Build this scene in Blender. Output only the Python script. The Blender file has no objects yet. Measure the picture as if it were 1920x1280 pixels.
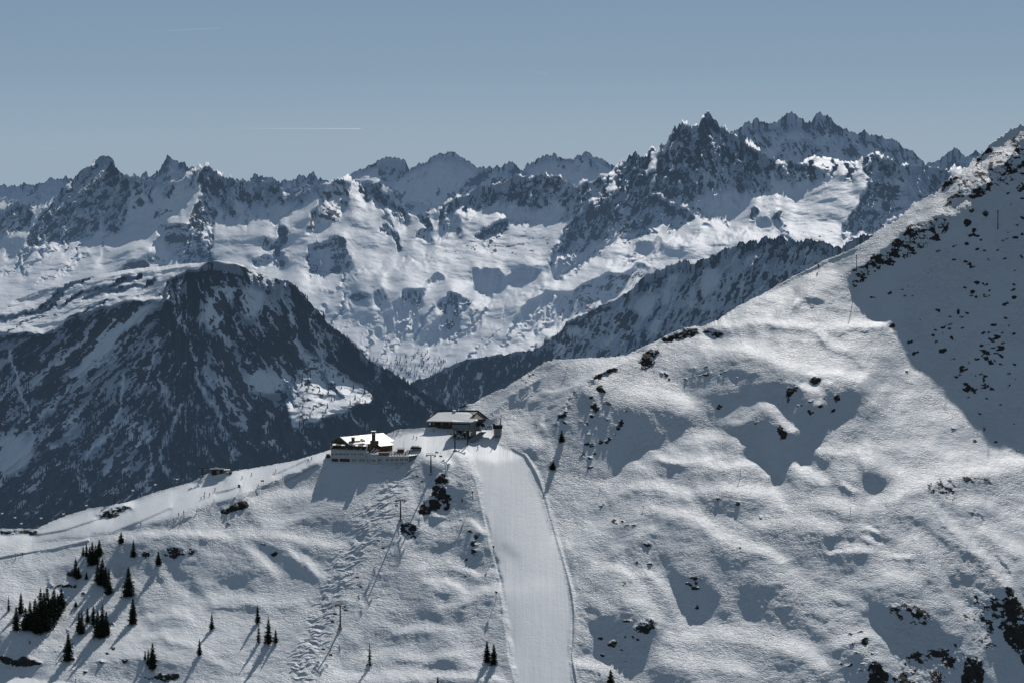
import bpy, bmesh, math, random
import numpy as np
from mathutils import Vector, Matrix

# ------------------------------------------------------------------ scene frame
FPX = 3733.33            # 70 mm lens on a 36 mm sensor, counted in 1920-wide pixels
HZ = 300.0               # row of the horizon
SUN_EL, SUN_AZ = math.radians(38.0), math.radians(15.5)
scene = bpy.context.scene
COL = scene.collection
rng = random.Random(7)
RS = np.random.RandomState(11)

# ------------------------------------------------------------------ noise
_perm = RS.permutation(512).astype(np.int64)
_ang = RS.rand(512) * 2 * np.pi
_gx, _gy = np.cos(_ang), np.sin(_ang)
def perlin(x, y, seed=0):
    x = np.asarray(x, float) + seed * 17.31; y = np.asarray(y, float) + seed * 9.77
    xi = np.floor(x).astype(np.int64); yi = np.floor(y).astype(np.int64)
    xf = x - xi; yf = y - yi
    u = xf*xf*xf*(xf*(xf*6-15)+10); v = yf*yf*yf*(yf*(yf*6-15)+10)
    def g(i, j, dx, dy):
        h = _perm[(_perm[(i + seed*31) & 511] + j) & 511]
        return _gx[h]*dx + _gy[h]*dy
    a = g(xi, yi, xf, yf); b = g(xi+1, yi, xf-1, yf)
    c = g(xi, yi+1, xf, yf-1); d = g(xi+1, yi+1, xf-1, yf-1)
    return ((a + (b-a)*u) + ((c + (d-c)*u) - (a + (b-a)*u))*v) * 1.5
def fbm(x, y, octs=4, seed=0, gain=0.5, lac=2.03):
    s = 0; a = 1.0
    for o in range(octs):
        s = s + a*perlin(x, y, seed+o); x = x*lac; y = y*lac; a *= gain
    return s
def ridged(x, y, octs=4, seed=0, gain=0.5, lac=2.1):
    s = 0; a = 1.0
    for o in range(octs):
        s = s + a*(1-2*np.abs(perlin(x, y, seed+o))); x = x*lac; y = y*lac; a *= gain
    return s
def sstep(a, b, x):
    t = np.clip((x-a)/(b-a), 0, 1); return t*t*(3-2*t)

# ------------------------------------------------------------------ relief fields, integrated into land
class Field:
    """A patch of land: slope angles are laid down, then integrated (least squares) into a surface."""
    def __init__(s, y0, y1, theta, rock=0.0, rough=0.4, step=2.0, warp=5.0, seed=1, x0=-220, x1=2140):
        s.x0, s.y0, s.step = x0, y0, step
        s.xs = np.arange(x0, x1, step); s.ys = np.arange(y0, y1, step)
        s.X, s.Y = np.meshgrid(s.xs, s.ys)
        s.WX = s.X + warp*fbm(s.X/38, s.Y/38, 3, seed) + warp*.5*fbm(s.X/9, s.Y/9, 2, seed+5)
        s.WY = s.Y + warp*fbm(s.X/38, s.Y/38, 3, seed+9) + warp*.5*fbm(s.X/9, s.Y/9, 2, seed+15)
        sh = s.X.shape
        s.f = {'t': np.full(sh, float(theta)), 'p': np.zeros(sh), 'rock': np.full(sh, float(rock)),
               'rough': np.full(sh, float(rough)), 'aux': np.zeros(sh), 'sm': np.zeros(sh)}
    def _box(s, pts, m):
        xs = [p[0] for p in pts]; ys = [p[1] for p in pts]
        i0 = max(0, int((min(xs)-m-s.x0)/s.step)); i1 = min(s.X.shape[1], int((max(xs)+m-s.x0)/s.step)+2)
        j0 = max(0, int((min(ys)-m-s.y0)/s.step)); j1 = min(s.X.shape[0], int((max(ys)+m-s.y0)/s.step)+2)
        return slice(j0, j1), slice(i0, i1)
    def _blur(s, m, sig):
        sig = sig/s.step
        if sig < .3: return m
        r = int(sig*3)+1; k = np.exp(-np.arange(-r, r+1)**2/(2*sig*sig)); k /= k.sum()
        n0, n1 = m.shape
        F = np.fft.rfft2(m, (n0+2*r, n1+2*r)) * np.fft.rfft2(np.outer(k, k), (n0+2*r, n1+2*r))
        return np.fft.irfft2(F, (n0+2*r, n1+2*r))[r:r+n0, r:r+n1]
    def put(s, sl, m, vals):
        for k, v in vals.items():
            a = s.f[k][sl]; s.f[k][sl] = a + (v-a)*m
    def poly(s, pts, blur=4, crisp=False, **vals):
        pts = [(pts[i], pts[i+1]) for i in range(0, len(pts), 2)]
        sl = s._box(pts, blur*3+14)
        X = (s.X if crisp else s.WX)[sl]; Y = (s.Y if crisp else s.WY)[sl]
        if X.size == 0: return
        m = np.zeros(X.shape, bool)
        for k in range(len(pts)):
            (xa, ya), (xb, yb) = pts[k], pts[(k+1) % len(pts)]
            if ya == yb: continue
            m ^= ((Y < ya) != (Y < yb)) & (X < (xb-xa)*(Y-ya)/(yb-ya)+xa)
        s.put(sl, s._blur(m.astype(float), blur), vals)
    def stroke(s, pts, w, crisp=False, **vals):
        pts = [(pts[i], pts[i+1]) for i in range(0, len(pts), 2)]
        sl = s._box(pts, w*3)
        X = (s.X if crisp else s.WX)[sl]; Y = (s.Y if crisp else s.WY)[sl]
        if X.size == 0: return
        d = np.full(X.shape, 1e9)
        for (xa, ya), (xb, yb) in zip(pts[:-1], pts[1:]):
            L = (xb-xa)**2+(yb-ya)**2+1e-9
            t = np.clip(((X-xa)*(xb-xa)+(Y-ya)*(yb-ya))/L, 0, 1)
            d = np.minimum(d, (X-xa-t*(xb-xa))**2+(Y-ya-t*(yb-ya))**2)
        s.put(sl, np.exp(-d/(w*w)), vals)
    def couloirs(s, pts, lean, dens=130., lit=.5, rr=random.Random(5)):
        """Snow gullies and ledges cutting a rock face (pts), running down along the given lean."""
        px, py = pts[0::2], pts[1::2]; n = len(px)
        ar = abs(sum(px[i]*py[(i+1) % n]-px[(i+1) % n]*py[i] for i in range(n)))/2
        for _ in range(int(ar/dens)+1):
            for _t in range(20):
                x, y = rr.uniform(min(px), max(px)), rr.uniform(min(py), max(py)); c = False
                for i in range(n):
                    xa, ya, xb, yb = px[i], py[i], px[(i+1) % n], py[(i+1) % n]
                    if (ya > y) != (yb > y) and x < (xb-xa)*(y-ya)/(yb-ya)+xa: c = not c
                if c: break
            L = rr.uniform(9, 40); k = np.interp(x, lean[0::2], lean[1::2])+rr.gauss(0, .18)
            dx = -k*L; m = rr.uniform(-3, 3)
            s.stroke((x, y, x+dx*.5+m, y+L*.5, x+dx, y+L), rr.uniform(1.1, 2.3), **(dict(t=rr.uniform(14, 30), rock=0.0) if rr.random() < lit else dict(t=45, rock=0.0)))
    def integrate(s, xr, yr, D, wx=0.15):
        th = np.radians(np.clip(s.f['t'], 3, 72)); u = (s.X-960)/FPX; v = (HZ-s.Y)/FPX
        ph = np.radians(s.f['p'])
        Nx, Ny, Nz = np.sin(th)*np.sin(ph), -np.sin(th)*np.cos(ph), np.cos(th)
        k = 1/np.maximum(.06, -(Nx*u+Ny+Nz*v))
        p = k*Nx; q = np.clip(k*Nz, .15, 9)
        h = s.step/FPX; n0, n1 = s.X.shape
        gx = p[:, :-1]*h; gx = (gx + p[:, 1:]*h)/2
        gy = -(q[:-1]+q[1:])/2*h
        b = np.zeros((n0, n1))
        b[:, 1:] += wx*gx; b[:, :-1] -= wx*gx
        b[1:] += gy; b[:-1] -= gy
        def dct(a, ax):
            n = a.shape[ax]; m = np.concatenate([a, np.flip(a, ax)], ax)
            F = np.fft.rfft(m, axis=ax)
            kk = np.arange(n+1); sh = [1, 1]; sh[ax] = n+1
            F = F*np.exp(-1j*np.pi*kk/(2*n)).reshape(sh)
            return np.take(F.real, range(n), ax)
        def idct(c, ax):
            n = c.shape[ax]; sh = [1, 1]; sh[ax] = n
            kk = np.arange(n); F = c*np.exp(1j*np.pi*kk/(2*n)).reshape(sh)
            z = np.zeros_like(np.take(F, [0], ax)); F = np.concatenate([F, z], ax)
            return np.take(np.fft.irfft(F, 2*n, axis=ax), range(n), ax)
        B = dct(dct(b, 0), 1)
        ey = (2-2*np.cos(np.pi*np.arange(n0)/n0))[:, None]; ex = (2-2*np.cos(np.pi*np.arange(n1)/n1))[None]
        E = ey + wx*ex; E[0, 0] = 1; B = B/E; B[0, 0] = 0
        s.L = idct(idct(B, 1), 0)
        s.L += math.log(D) - s.samp(s.L, np.array([xr]), np.array([yr]))[0]
    def samp(s, F, x, y):
        fx = np.clip((x-s.x0)/s.step, 0, F.shape[1]-1.001); fy = np.clip((y-s.y0)/s.step, 0, F.shape[0]-1.001)
        i = fx.astype(int); j = fy.astype(int); a = fx-i; b = fy-j
        return (F[j, i]*(1-a)+F[j, i+1]*a)*(1-b)+(F[j+1, i]*(1-a)+F[j+1, i+1]*a)*b
    def at(s, x, y):
        """World point of the land seen in direction (x, y), before small relief."""
        x = np.asarray(x, float); y = np.asarray(y, float)
        D = np.exp(s.samp(s.L, x, y))
        return np.stack([D*(x-960)/FPX, D, D*(HZ-y)/FPX], -1)

def outline(pts, x, jag=0.0, seed=3, wl=22.0):
    px = np.array(pts[0::2], float); py = np.array(pts[1::2], float)
    y = np.interp(x, px, py)
    if jag is None: return y
    if not np.isscalar(jag): jag = np.interp(x, jag[0::2], jag[1::2])
    n = fbm(x/wl, x*0+.5, 5, seed, .66) - .45*(1-2*np.abs(perlin(x/6.5, x*0+.2, seed+7))) - .25*(1-2*np.abs(perlin(x/2.9, x*0+.7, seed+8)))
    return y + jag*n

def grid_mesh(name, P, mat, attrs=None, smooth=True):
    nr, nc = P.shape[:2]
    me = bpy.data.meshes.new(name)
    me.vertices.add(nr*nc); me.vertices.foreach_set('co', P.reshape(-1).astype(np.float32))
    idx = np.arange(nr*nc).reshape(nr, nc)
    q = np.stack([idx[:-1, :-1], idx[1:, :-1], idx[1:, 1:], idx[:-1, 1:]], -1).reshape(-1, 4)
    n = len(q)
    me.loops.add(n*4); me.loops.foreach_set('vertex_index', q.reshape(-1).astype(np.int32))
    me.polygons.add(n); me.polygons.foreach_set('loop_start', (np.arange(n)*4).astype(np.int32))
    me.polygons.foreach_set('loop_total', np.full(n, 4, np.int32))
    me.polygons.foreach_set('use_smooth', np.full(n, smooth, bool))
    me.update(calc_edges=True)
    for k, a in (attrs or {}).items():
        at = me.attributes.new(k, 'FLOAT', 'POINT'); at.data.foreach_set('value', a.reshape(-1).astype(np.float32))
    me.materials.append(mat)
    ob = bpy.data.objects.new(name, me); COL.objects.link(ob)
    return ob
# ------------------------------------------------------------------ node helpers
def new_mat(name):
    m = bpy.data.materials.new(name); m.use_nodes = True
    nt = m.node_tree
    for n in list(nt.nodes): nt.nodes.remove(n)
    return m, nt
def N(nt, t, ins=None, **kw):
    n = nt.nodes.new(t)
    for k, v in kw.items(): setattr(n, k, v)
    for k, v in (ins or {}).items():
        s = n.inputs[k]
        if isinstance(v, bpy.types.NodeSocket): nt.links.new(v, s)
        else: s.default_value = v
    return n
def mth(nt, op, a, b=None, c=None, clamp=False):
    ins = {0: a}
    if b is not None: ins[1] = b
    if c is not None: ins[2] = c
    return N(nt, 'ShaderNodeMath', ins, operation=op, use_clamp=clamp).outputs[0]
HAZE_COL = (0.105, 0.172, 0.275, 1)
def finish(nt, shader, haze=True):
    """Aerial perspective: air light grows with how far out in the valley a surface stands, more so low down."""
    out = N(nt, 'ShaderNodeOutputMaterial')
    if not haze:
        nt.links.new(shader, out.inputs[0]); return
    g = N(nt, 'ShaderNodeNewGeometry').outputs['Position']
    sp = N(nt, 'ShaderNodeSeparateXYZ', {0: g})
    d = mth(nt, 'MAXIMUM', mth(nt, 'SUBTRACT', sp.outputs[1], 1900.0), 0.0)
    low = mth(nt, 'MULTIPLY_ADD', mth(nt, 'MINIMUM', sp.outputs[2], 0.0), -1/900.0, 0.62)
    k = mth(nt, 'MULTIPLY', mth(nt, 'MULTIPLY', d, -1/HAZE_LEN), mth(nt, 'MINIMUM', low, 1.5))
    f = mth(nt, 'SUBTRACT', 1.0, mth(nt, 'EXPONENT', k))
    em = N(nt, 'ShaderNodeEmission', {'Color': HAZE_COL, 'Strength': 1.0})  # haze painted onto the surface as a glow, no scattering air
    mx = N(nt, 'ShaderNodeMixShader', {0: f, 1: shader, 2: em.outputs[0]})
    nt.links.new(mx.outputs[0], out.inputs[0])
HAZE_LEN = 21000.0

def land_mat(name, nscale, fine, bump, rn=.9, snow=(.78, .80, .83), rock=(.062, .058, .056), haze=True, track=None):
    m, nt = new_mat(name)
    pos = N(nt, 'ShaderNodeNewGeometry').outputs['Position']
    rk = N(nt, 'ShaderNodeAttribute', attribute_name='rock').outputs['Fac']
    n1 = N(nt, 'ShaderNodeTexNoise', {'Vector': pos, 'Scale': nscale, 'Detail': 6.0, 'Roughness': .74}).outputs[0]
    v = mth(nt, 'ADD', rk, mth(nt, 'MULTIPLY', mth(nt, 'SUBTRACT', n1, .5), rn))
    fac = N(nt, 'ShaderNodeMapRange', {0: v, 1: .44, 2: .56, 3: 0.0, 4: 1.0}, interpolation_type='SMOOTHSTEP').outputs[0]
    n2 = N(nt, 'ShaderNodeTexNoise', {'Vector': pos, 'Scale': nscale*2.3, 'Detail': 5.0, 'Roughness': .7}).outputs[0]
    rc = N(nt, 'ShaderNodeMixRGB', {0: n2, 1: (rock[0]*.45, rock[1]*.45, rock[2]*.48, 1), 2: (rock[0]*2.1, rock[1]*1.95, rock[2]*1.8, 1)})
    n3 = N(nt, 'ShaderNodeTexNoise', {'Vector': pos, 'Scale': nscale*.25, 'Detail': 4.0}).outputs[0]
    sc = N(nt, 'ShaderNodeMixRGB', {0: n3, 1: (snow[0]*.90, snow[1]*.91, snow[2]*.93, 1), 2: (*snow, 1)})
    col = N(nt, 'ShaderNodeMixRGB', {0: fac, 1: sc.outputs[0], 2: rc.outputs[0]})
    # fine relief of the snow surface
    b1 = N(nt, 'ShaderNodeTexNoise', {'Vector': pos, 'Scale': fine, 'Detail': 5.0, 'Roughness': .6, 'Distortion': .6}).outputs[0]
    h = b1
    dist = bump
    if track:
        sm = N(nt, 'ShaderNodeAttribute', attribute_name='sm').outputs['Fac']
        def groove(rz, sc, w_):
            wv = N(nt, 'ShaderNodeMapping', {'Vector': pos, 'Rotation': (0, 0, rz), 'Scale': (.55, 1.0, 1.0)})
            b2 = N(nt, 'ShaderNodeTexNoise', {'Vector': wv.outputs[0], 'Scale': sc, 'Detail': 1.5, 'Roughness': .5, 'Distortion': .9}).outputs[0]
            r = mth(nt, 'ABSOLUTE', mth(nt, 'SUBTRACT', b2, .5))
            return N(nt, 'ShaderNodeMapRange', {0: r, 1: 0.0, 2: w_, 3: 0.0, 4: 1.0}, interpolation_type='SMOOTHSTEP').outputs[0]
        b3 = N(nt, 'ShaderNodeTexNoise', {'Vector': pos, 'Scale': track*1.6, 'Detail': 3.0, 'Distortion': 1.0}).outputs[0]
        g_ = mth(nt, 'ADD', mth(nt, 'MULTIPLY', groove(.8, track*.75, .075), .55), mth(nt, 'MULTIPLY', groove(-.65, track*.6, .06), .6))
        h = mth(nt, 'ADD', g_, mth(nt, 'ADD', mth(nt, 'MULTIPLY', b1, .35), mth(nt, 'MULTIPLY', b3, .75)))
        gm = N(nt, 'ShaderNodeMapping', {'Vector': pos, 'Rotation': (0, 0, .10), 'Scale': (1.0, .035, .035)})
        g1 = N(nt, 'ShaderNodeTexNoise', {'Vector': gm.outputs[0], 'Scale': .42, 'Detail': 4.0, 'Roughness': .75}).outputs[0]
        sm = N(nt, 'ShaderNodeAttribute', attribute_name='sm').outputs['Fac']
        cr_ = N(nt, 'ShaderNodeTexNoise', {'Vector': pos, 'Scale': .022, 'Detail': 3.0, 'Distortion': .8}).outputs[0]
        h = mth(nt, 'MULTIPLY', h, N(nt, 'ShaderNodeMapRange', {0: cr_, 1: .38, 2: .62, 3: .35, 4: 1.0}).outputs[0])
        h = mth(nt, 'MULTIPLY', h, mth(nt, 'SUBTRACT', 1.0, mth(nt, 'MULTIPLY', sm, .9)))
        h = mth(nt, 'ADD', h, mth(nt, 'MULTIPLY', mth(nt, 'MULTIPLY', sm, g1), .7))
        dk = mth(nt, 'SUBTRACT', mth(nt, 'MULTIPLY_ADD', sm, .12, 1.0), mth(nt, 'MULTIPLY', sm, mth(nt, 'MULTIPLY_ADD', g1, .26, -.10)))
        col = N(nt, 'ShaderNodeMixRGB', {0: 1.0, 1: col.outputs[0], 2: dk}, blend_type='MULTIPLY')
    h = mth(nt, 'ADD', h, mth(nt, 'MULTIPLY', mth(nt, 'MULTIPLY', fac, n2), 2.0))
    bp = N(nt, 'ShaderNodeBump', {'Height': h, 'Strength': 1.0, 'Distance': dist})
    rough = mth(nt, 'MULTIPLY_ADD', fac, .3, .6)
    bs = N(nt, 'ShaderNodeBsdfPrincipled', {'Base Color': col.outputs[0], 'Roughness': rough, 'Normal': bp.outputs[0], 'Specular IOR Level': .18})
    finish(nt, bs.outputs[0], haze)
    return m

# ------------------------------------------------------------------ building a piece of land
LANDS = {}
def build_land(name, F, top, bot, nc, nr, mat, jag, xr=(-190, 2110), relief=(), ribs=(), lean=0.0, streak=(40, 3.0, .5),
               back=700.0, crest_keep=14.0, seed=5, extra=None, wl=22.0, bow=1.0, iso=.22):
    x = np.linspace(xr[0], xr[1], nc)
    t = outline(top, x, jag, seed, wl)
    b = outline(bot, x)
    b = np.maximum(b, t+6)
    s = np.linspace(0, 1, nr)**bow
    Y = t[None]+(b-t)[None]*s[:, None]; X = np.repeat(x[None], nr, 0)
    fields = {k: F.samp(F.f[k], X, Y) for k in F.f}
    th = np.radians(fields['t'])
    P = F.at(X, Y); D = P[..., 1].copy()
    wx, wy, wz = P[..., 0].copy(), P[..., 1].copy(), P[..., 2].copy()
    keep = .15+.85*sstep(0, crest_keep, Y-t[None])
    ln = np.interp(X, lean[0::2], lean[1::2]) if not np.isscalar(lean) else lean
    xs = wx-ln*wz
    dl = np.zeros_like(D)
    grz = 1/(np.tan(th)+np.maximum(0, -wz/D)+.06)
    for (lam, amp, kind) in relief:
        n = (fbm if kind == 'f' else ridged)(wx/lam, wy/lam+wz/lam*.4, 3, seed+int(lam) % 13)
        dl += amp*n*np.minimum(grz, 3.2)*(.35+fields['rough'])*(1-.88*fields['sm'])
    for (lam, amp) in ribs:
        n = ridged(xs/lam + .35*fbm(wx/lam/2, wz/lam/2, 2, seed+3), wz/(lam*5.5), 4, seed+21)
        dl += amp*n*sstep(24, 44, fields['t'])*fields['rough']
    if extra is not None: dl += extra(X, Y, P, fields)
    P2 = P*(1+dl*keep/D)[..., None]
    # slope of the finished surface
    a = np.gradient(P2, axis=0); c = np.gradient(P2, axis=1)
    nn = np.cross(a, c); nn /= np.linalg.norm(nn, axis=-1, keepdims=True)+1e-9
    tilt = np.degrees(np.arccos(np.clip(np.abs(nn[..., 2]), 0, 1)))
    lam, st, am = streak
    n = fbm(xs/lam, wz/(lam*st)+wy/(lam*2), 5, seed+33, .76)
    n2 = fbm(wx/lam/1.6, (wy+wz)/lam/1.6, 4, seed+44, .7)
    rp = fields['rock']
    rock = rp + am*(n*.85+n2*iso)*np.clip(rp*4, 0, 1) + .5*(sstep(34, 66, tilt)-.42)*np.clip(rp*3, 0, 1)
    rock = np.where(rp < .03, 0, rock)
    # the far side of the crest falls away again
    nb = 14; tb = np.linspace(0, 1, nb+1)[1:][::-1]
    Pt = P2[0]
    rad = Pt[:, :2]/np.linalg.norm(Pt[:, :2], axis=1, keepdims=True)
    bk = np.zeros((nb, nc, 3))
    for i, q in enumerate(tb):
        r = back*q**1.3
        bump = fbm(Pt[:, 0]/120, Pt[:, 0]*0+q*3, 3, seed+2)*back*.03*q
        bk[i, :, 0] = Pt[:, 0]+rad[:, 0]*r; bk[i, :, 1] = Pt[:, 1]+rad[:, 1]*r
        bk[i, :, 2] = Pt[:, 2]-r*(.35+.45*q)+bump
    PP = np.concatenate([bk, P2], 0)
    rock = np.concatenate([np.repeat(rock[:1], nb, 0)*.8, rock], 0)
    smv = np.concatenate([np.repeat(fields['sm'][:1], nb, 0), fields['sm']], 0)
    ob = grid_mesh(name, PP, mat, {'rock': rock, 'sm': smv})
    ob['kind'] = 'structure'
    LANDS[name] = dict(F=F, x=x, t=t, b=b, P=P2, nr=nr, nc=nc, bow=bow)
    return ob
def surf(name, px, py):
    """Finished surface point of a land seen at column px, row py."""
    L = LANDS[name]
    fx = np.clip((px-L['x'][0])/(L['x'][1]-L['x'][0]), 0, L['nc']-1.001); i = int(fx); a = fx-i
    t = L['t'][i]*(1-a)+L['t'][i+1]*a; b = L['b'][i]*(1-a)+L['b'][i+1]*a
    s = np.clip((py-t)/(b-t), 0, 1)**(1/L['bow'])*(L['nr']-1); s = min(s, L['nr']-1.001); j = int(s); c = s-j
    P = L['P']
    p = (P[j, i]*(1-a)+P[j, i+1]*a)*(1-c)+(P[j+1, i]*(1-a)+P[j+1, i+1]*a)*c
    return Vector(p)
# ================================================================== far skyline
SNOWR, SHADE, LIT, CLIFF = dict(t=48, rock=.28, rough=.8), dict(t=46, rock=.04, rough=.4), dict(t=16, rock=0.0, rough=.35), dict(t=49, rock=.62, rough=1.2)
def W(d, **k): r = dict(d); r.update(k); return r

S_TOP = [-220,356, 0,352, 30,350, 52,346, 60,351, 91,337, 110,340, 118,334, 131,335, 150,345, 262,334, 273,324, 280,330, 292,327, 299,315,
 313,302, 325,306, 339,304, 351,312, 380,330, 466,339, 476,327, 485,332, 500,330, 512,339, 533,337, 550,342, 567,332, 589,326, 605,337,
 625,344, 652,334, 676,319, 700,306, 717,300, 738,297, 758,302, 769,316, 796,305, 806,294, 834,287, 853,287, 872,298, 889,312, 909,317, 916,315, 944,313,
 968,308, 980,319, 988,310, 1012,300, 1037,293, 1064,300, 1073,300, 1095,286, 1112,293, 1129,296, 1153,313, 1200,320, 1340,270, 1372,251, 1378,249, 1399,227, 1409,234,
 1421,221, 1437,237, 1450,229, 1457,227, 1471,216, 1480,212, 1484,207, 1488,216, 1500,220, 1510,225, 1524,227, 1534,216, 1543,221, 1556,220, 1566,232, 1576,241,
 1595,247, 1615,251, 1635,253, 1641,251, 1655,260, 1671,263, 1686,271, 1700,281, 1714,287, 1725,299, 1736,311, 1745,308, 1766,299, 1776,287, 1789,280, 1800,287, 1809,295,
 1833,288, 1860,300, 2140,320]
S = Field(190, 520, 46, rock=.36, rough=.8, seed=3, warp=4)
P_ = S.poly
for q in [(1460,262,1480,245,1500,241,1520,262,1500,268,1480,262), (1495,247,1530,270,1565,274,1540,277,1505,262), (1430,290,1452,275,1470,262,1462,285,1440,305),
          (1655,285,1700,310,1690,314,1660,300), (1440,255,1455,245,1452,262), (652,334,700,310,722,308,724,330,712,345,690,340,655,345),
          (1112,293,1150,316,1148,335,1125,325,1118,305), (1068,352,1090,325,1115,312,1145,330,1130,345,1085,350), (320,318,340,320,350,328,320,330),
          (114,336,131,336,128,346,118,344), (1805,298,1835,292,1820,306)]:
    P_(q, 3, **W(LIT, t=22))
for q in [(0,352,52,347,58,360,40,385,0,380), (60,352,91,338,118,338,120,360,70,365)]: P_(q, 4, t=40, rock=.12)
P_((768,317,806,299,868,299,899,327,861,361,820,389,772,385,737,358,730,348,758,327), 4, t=44, rock=.14, rough=.3)
P_((982,317,1033,295,1095,289,1109,313,1074,351,1061,340,1000,345), 4, t=43, rock=.16, rough=.3)
P_((713,303,738,297,765,306,767,320,727,351,717,337), 3, **W(CLIFF, rock=.5))
P_((1500,250,1600,255,1700,290,1736,315,1600,330,1540,290), 6, t=44, rock=.26)
P_((1370,255,1420,225,1450,235,1500,215,1560,222,1580,245,1540,235,1500,235,1460,240,1420,255,1390,275), 5, **W(CLIFF, rock=.6))
for q in [(1378,252,1400,230,1470,218,1500,225,1560,225,1600,250,1700,290,1700,320,1500,330,1400,290), (270,335,300,315,340,308,350,330,300,340), (0,355,110,342,130,350,60,390,0,390), (470,345,560,338,610,345,600,360,480,360), (900,320,980,320,980,345,900,345), (985,318,1095,290,1150,315,1120,340,1000,345), (770,318,840,292,890,318,860,360,790,350), (1745,312,1790,285,1830,300,1800,330)]:
    S.couloirs(q, [-220,.3, 900,.2, 1400,-.3, 2140,-.5], 240, .5)
S.integrate(960, 340, 15000)
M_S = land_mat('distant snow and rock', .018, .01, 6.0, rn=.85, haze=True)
build_land('distant_peaks', S, S_TOP, [-220,470, 300,440, 700,440, 1150,440, 1400,380, 2140,420], 1300, 120, M_S,
           [-220,4, 100,5, 260,7, 500,6, 700,4, 880,4, 960,7, 1100,5, 1360,6, 1600,5, 1720,5, 2140,5],
           relief=[(900, 60, 'r'), (260, 22, 'r')], ribs=[(330, 110), (130, 60), (55, 28)], streak=(80, 4.5, .66), back=3000, crest_keep=5, seed=5, lean=[-220,.3, 900,.2, 1400,-.3, 2140,-.5], wl=16)

# ================================================================== main range and the high basin
B_TOP = [-220,380, 0,372, 20,378, 45,385, 62,392, 89,385, 110,365, 122,347, 137,336, 156,318, 179,300, 189,293, 203,294, 213,300, 216,313, 230,330, 241,333, 254,330,
 262,335, 300,340, 340,338, 364,314, 378,306, 388,310, 412,327, 436,337, 443,341, 467,341, 520,352, 545,358, 600,350, 612,344, 629,336, 645,335, 655,337, 668,341, 690,345, 715,345, 735,360, 752,385,
 775,400, 800,398, 820,392, 840,379, 875,362, 902,351, 940,343, 971,334, 1000,332, 1026,331, 1047,332, 1067,348, 1100,342, 1136,338, 1150,325, 1158,310, 1172,297, 1181,289, 1190,294, 1198,293, 1207,300, 1219,284, 1223,279, 1240,275, 1247,271, 1255,255,
 1275,235, 1287,235, 1297,241, 1310,229, 1328,212, 1342,225, 1358,240, 1374,255, 1390,268, 1405,267, 1433,287, 1453,303, 1470,308, 1500,306, 1520,298, 1535,293, 1550,297, 1570,300, 1600,305, 1625,294, 1641,287, 1655,293, 1690,311, 1730,315, 1778,320, 1800,318, 1850,325, 2140,340]
CLF = []
B = Field(190, 800, 18, rock=.03, rough=.55, seed=4, warp=10)
T_ = B.stroke
def P_(pts, blur=4, **k):
    B.poly(pts, blur, **k)
    if k.get('rock', 0) > .35 and k.get('t', 0) > 43: CLF.append(pts)
B.f['rock'] += .055*sstep(.1, .8, fbm(B.X/70, B.Y/45, 3, 8))
# left peak group
P_((0,392,34,379,55,396,58,406,40,425,21,441,0,451,-220,470,-220,380), 5, t=46, rock=.4, rough=.8)
P_((191,293,213,298,230,331,241,338,240,380,237,406,228,425,220,441,203,434,192,413,180,430,165,447,145,450,120,455,95,462,69,468,38,485,50,455,62,420,89,386,115,355,137,337,165,313), 3, **W(CLIFF, rock=.58))
P_((179,302,203,300,205,325,190,345,178,330), 4, t=42, rock=.18)
P_((125,355,160,335,175,345,150,375,120,390,100,410,90,400), 4, t=44, rock=.25)
P_((241,334,300,340,364,337,375,362,345,385,325,405,320,420,285,434,261,420,240,437,213,444,232,420,237,403), 3, **SHADE)
for q in [(250,340, 258,365, 254,395), (262,345,262,380), (222,385, 238,400, 228,418), (288,400,320,395), (300,365,335,350)]: T_(q, 4, rock=.6, t=54)
P_((368,337,378,310,412,331,436,337,433,372,445,390,457,406,430,399,395,382,378,358), 3, **CLIFF)
P_((345,320,372,314,366,336,345,336,300,336,285,336,270,338,268,334,300,334), 3, **W(LIT, t=20))
T_((373,316, 364,324, 350,333), 3, t=26, rock=0)
P_((430,372,448,380,462,402,468,412,452,402,436,392), 2.5, **W(LIT, t=20))
P_((375,365,388,379,398,392,406,406,402,430,402,447,409,489,395,496,370,495,344,499,330,488,320,475,305,462,300,445,289,445,297,430,309,423,333,423,345,432,357,427,361,406,368,385), 3, **W(CLIFF, rock=.66))
P_((368,362,375,372,360,395,340,412,322,420,330,408,355,385), 2.5, **W(LIT, t=24))
P_((308,445,325,470,315,492,290,475,285,452), 3, **W(SHADE, t=42))
P_((220,502,241,492,270,482,296,475,312,490,300,497,275,509,240,508), 3, t=46, rock=.3)
P_((396,430,410,440,420,470,430,480,410,492,400,470), 4, **W(LIT, t=20))
P_((443,344,480,346,581,350,605,351,612,352,598,372,560,395,519,420,495,412,471,399,460,380,447,365), 3, **W(SHADE, t=44))
P_((443,344,520,348,580,352,560,372,520,378,490,395,462,388,448,365), 5, t=50, rock=.42, rough=.9)
T_((505,348, 530,360, 555,358, 580,352), 3.5, **W(LIT, t=20))
P_((575,425,585,395,597,365,610,350,640,338,655,340,648,372,640,400,645,415,622,425,600,433,580,447), 3, t=47, rock=.3, rough=.9)
P_((518,420,560,395,600,362,606,366,575,398,545,415,528,428), 2.5, **W(LIT, t=20))
P_((580,447,620,425,640,418,640,408,650,410,665,425,640,440,600,450), 4, **W(LIT, t=14))
P_((519,427,527,424,536,441,535,489,530,503,520,500,516,470), 2.5, **W(CLIFF, rock=.75))
P_((485,450,505,445,515,460,500,470,485,468), 3, rock=.4, t=40)
P_((470,485,500,480,525,500,500,502,470,495), 3, rock=.3, t=42)
P_((580,472,598,458,620,450,640,448,650,455,655,475,655,505,640,512,620,515,592,515,578,498,574,485), 3, **W(CLIFF, rock=.55))
P_((585,480,605,470,625,480,625,508,600,512), 3, t=44, rock=.1)
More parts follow.
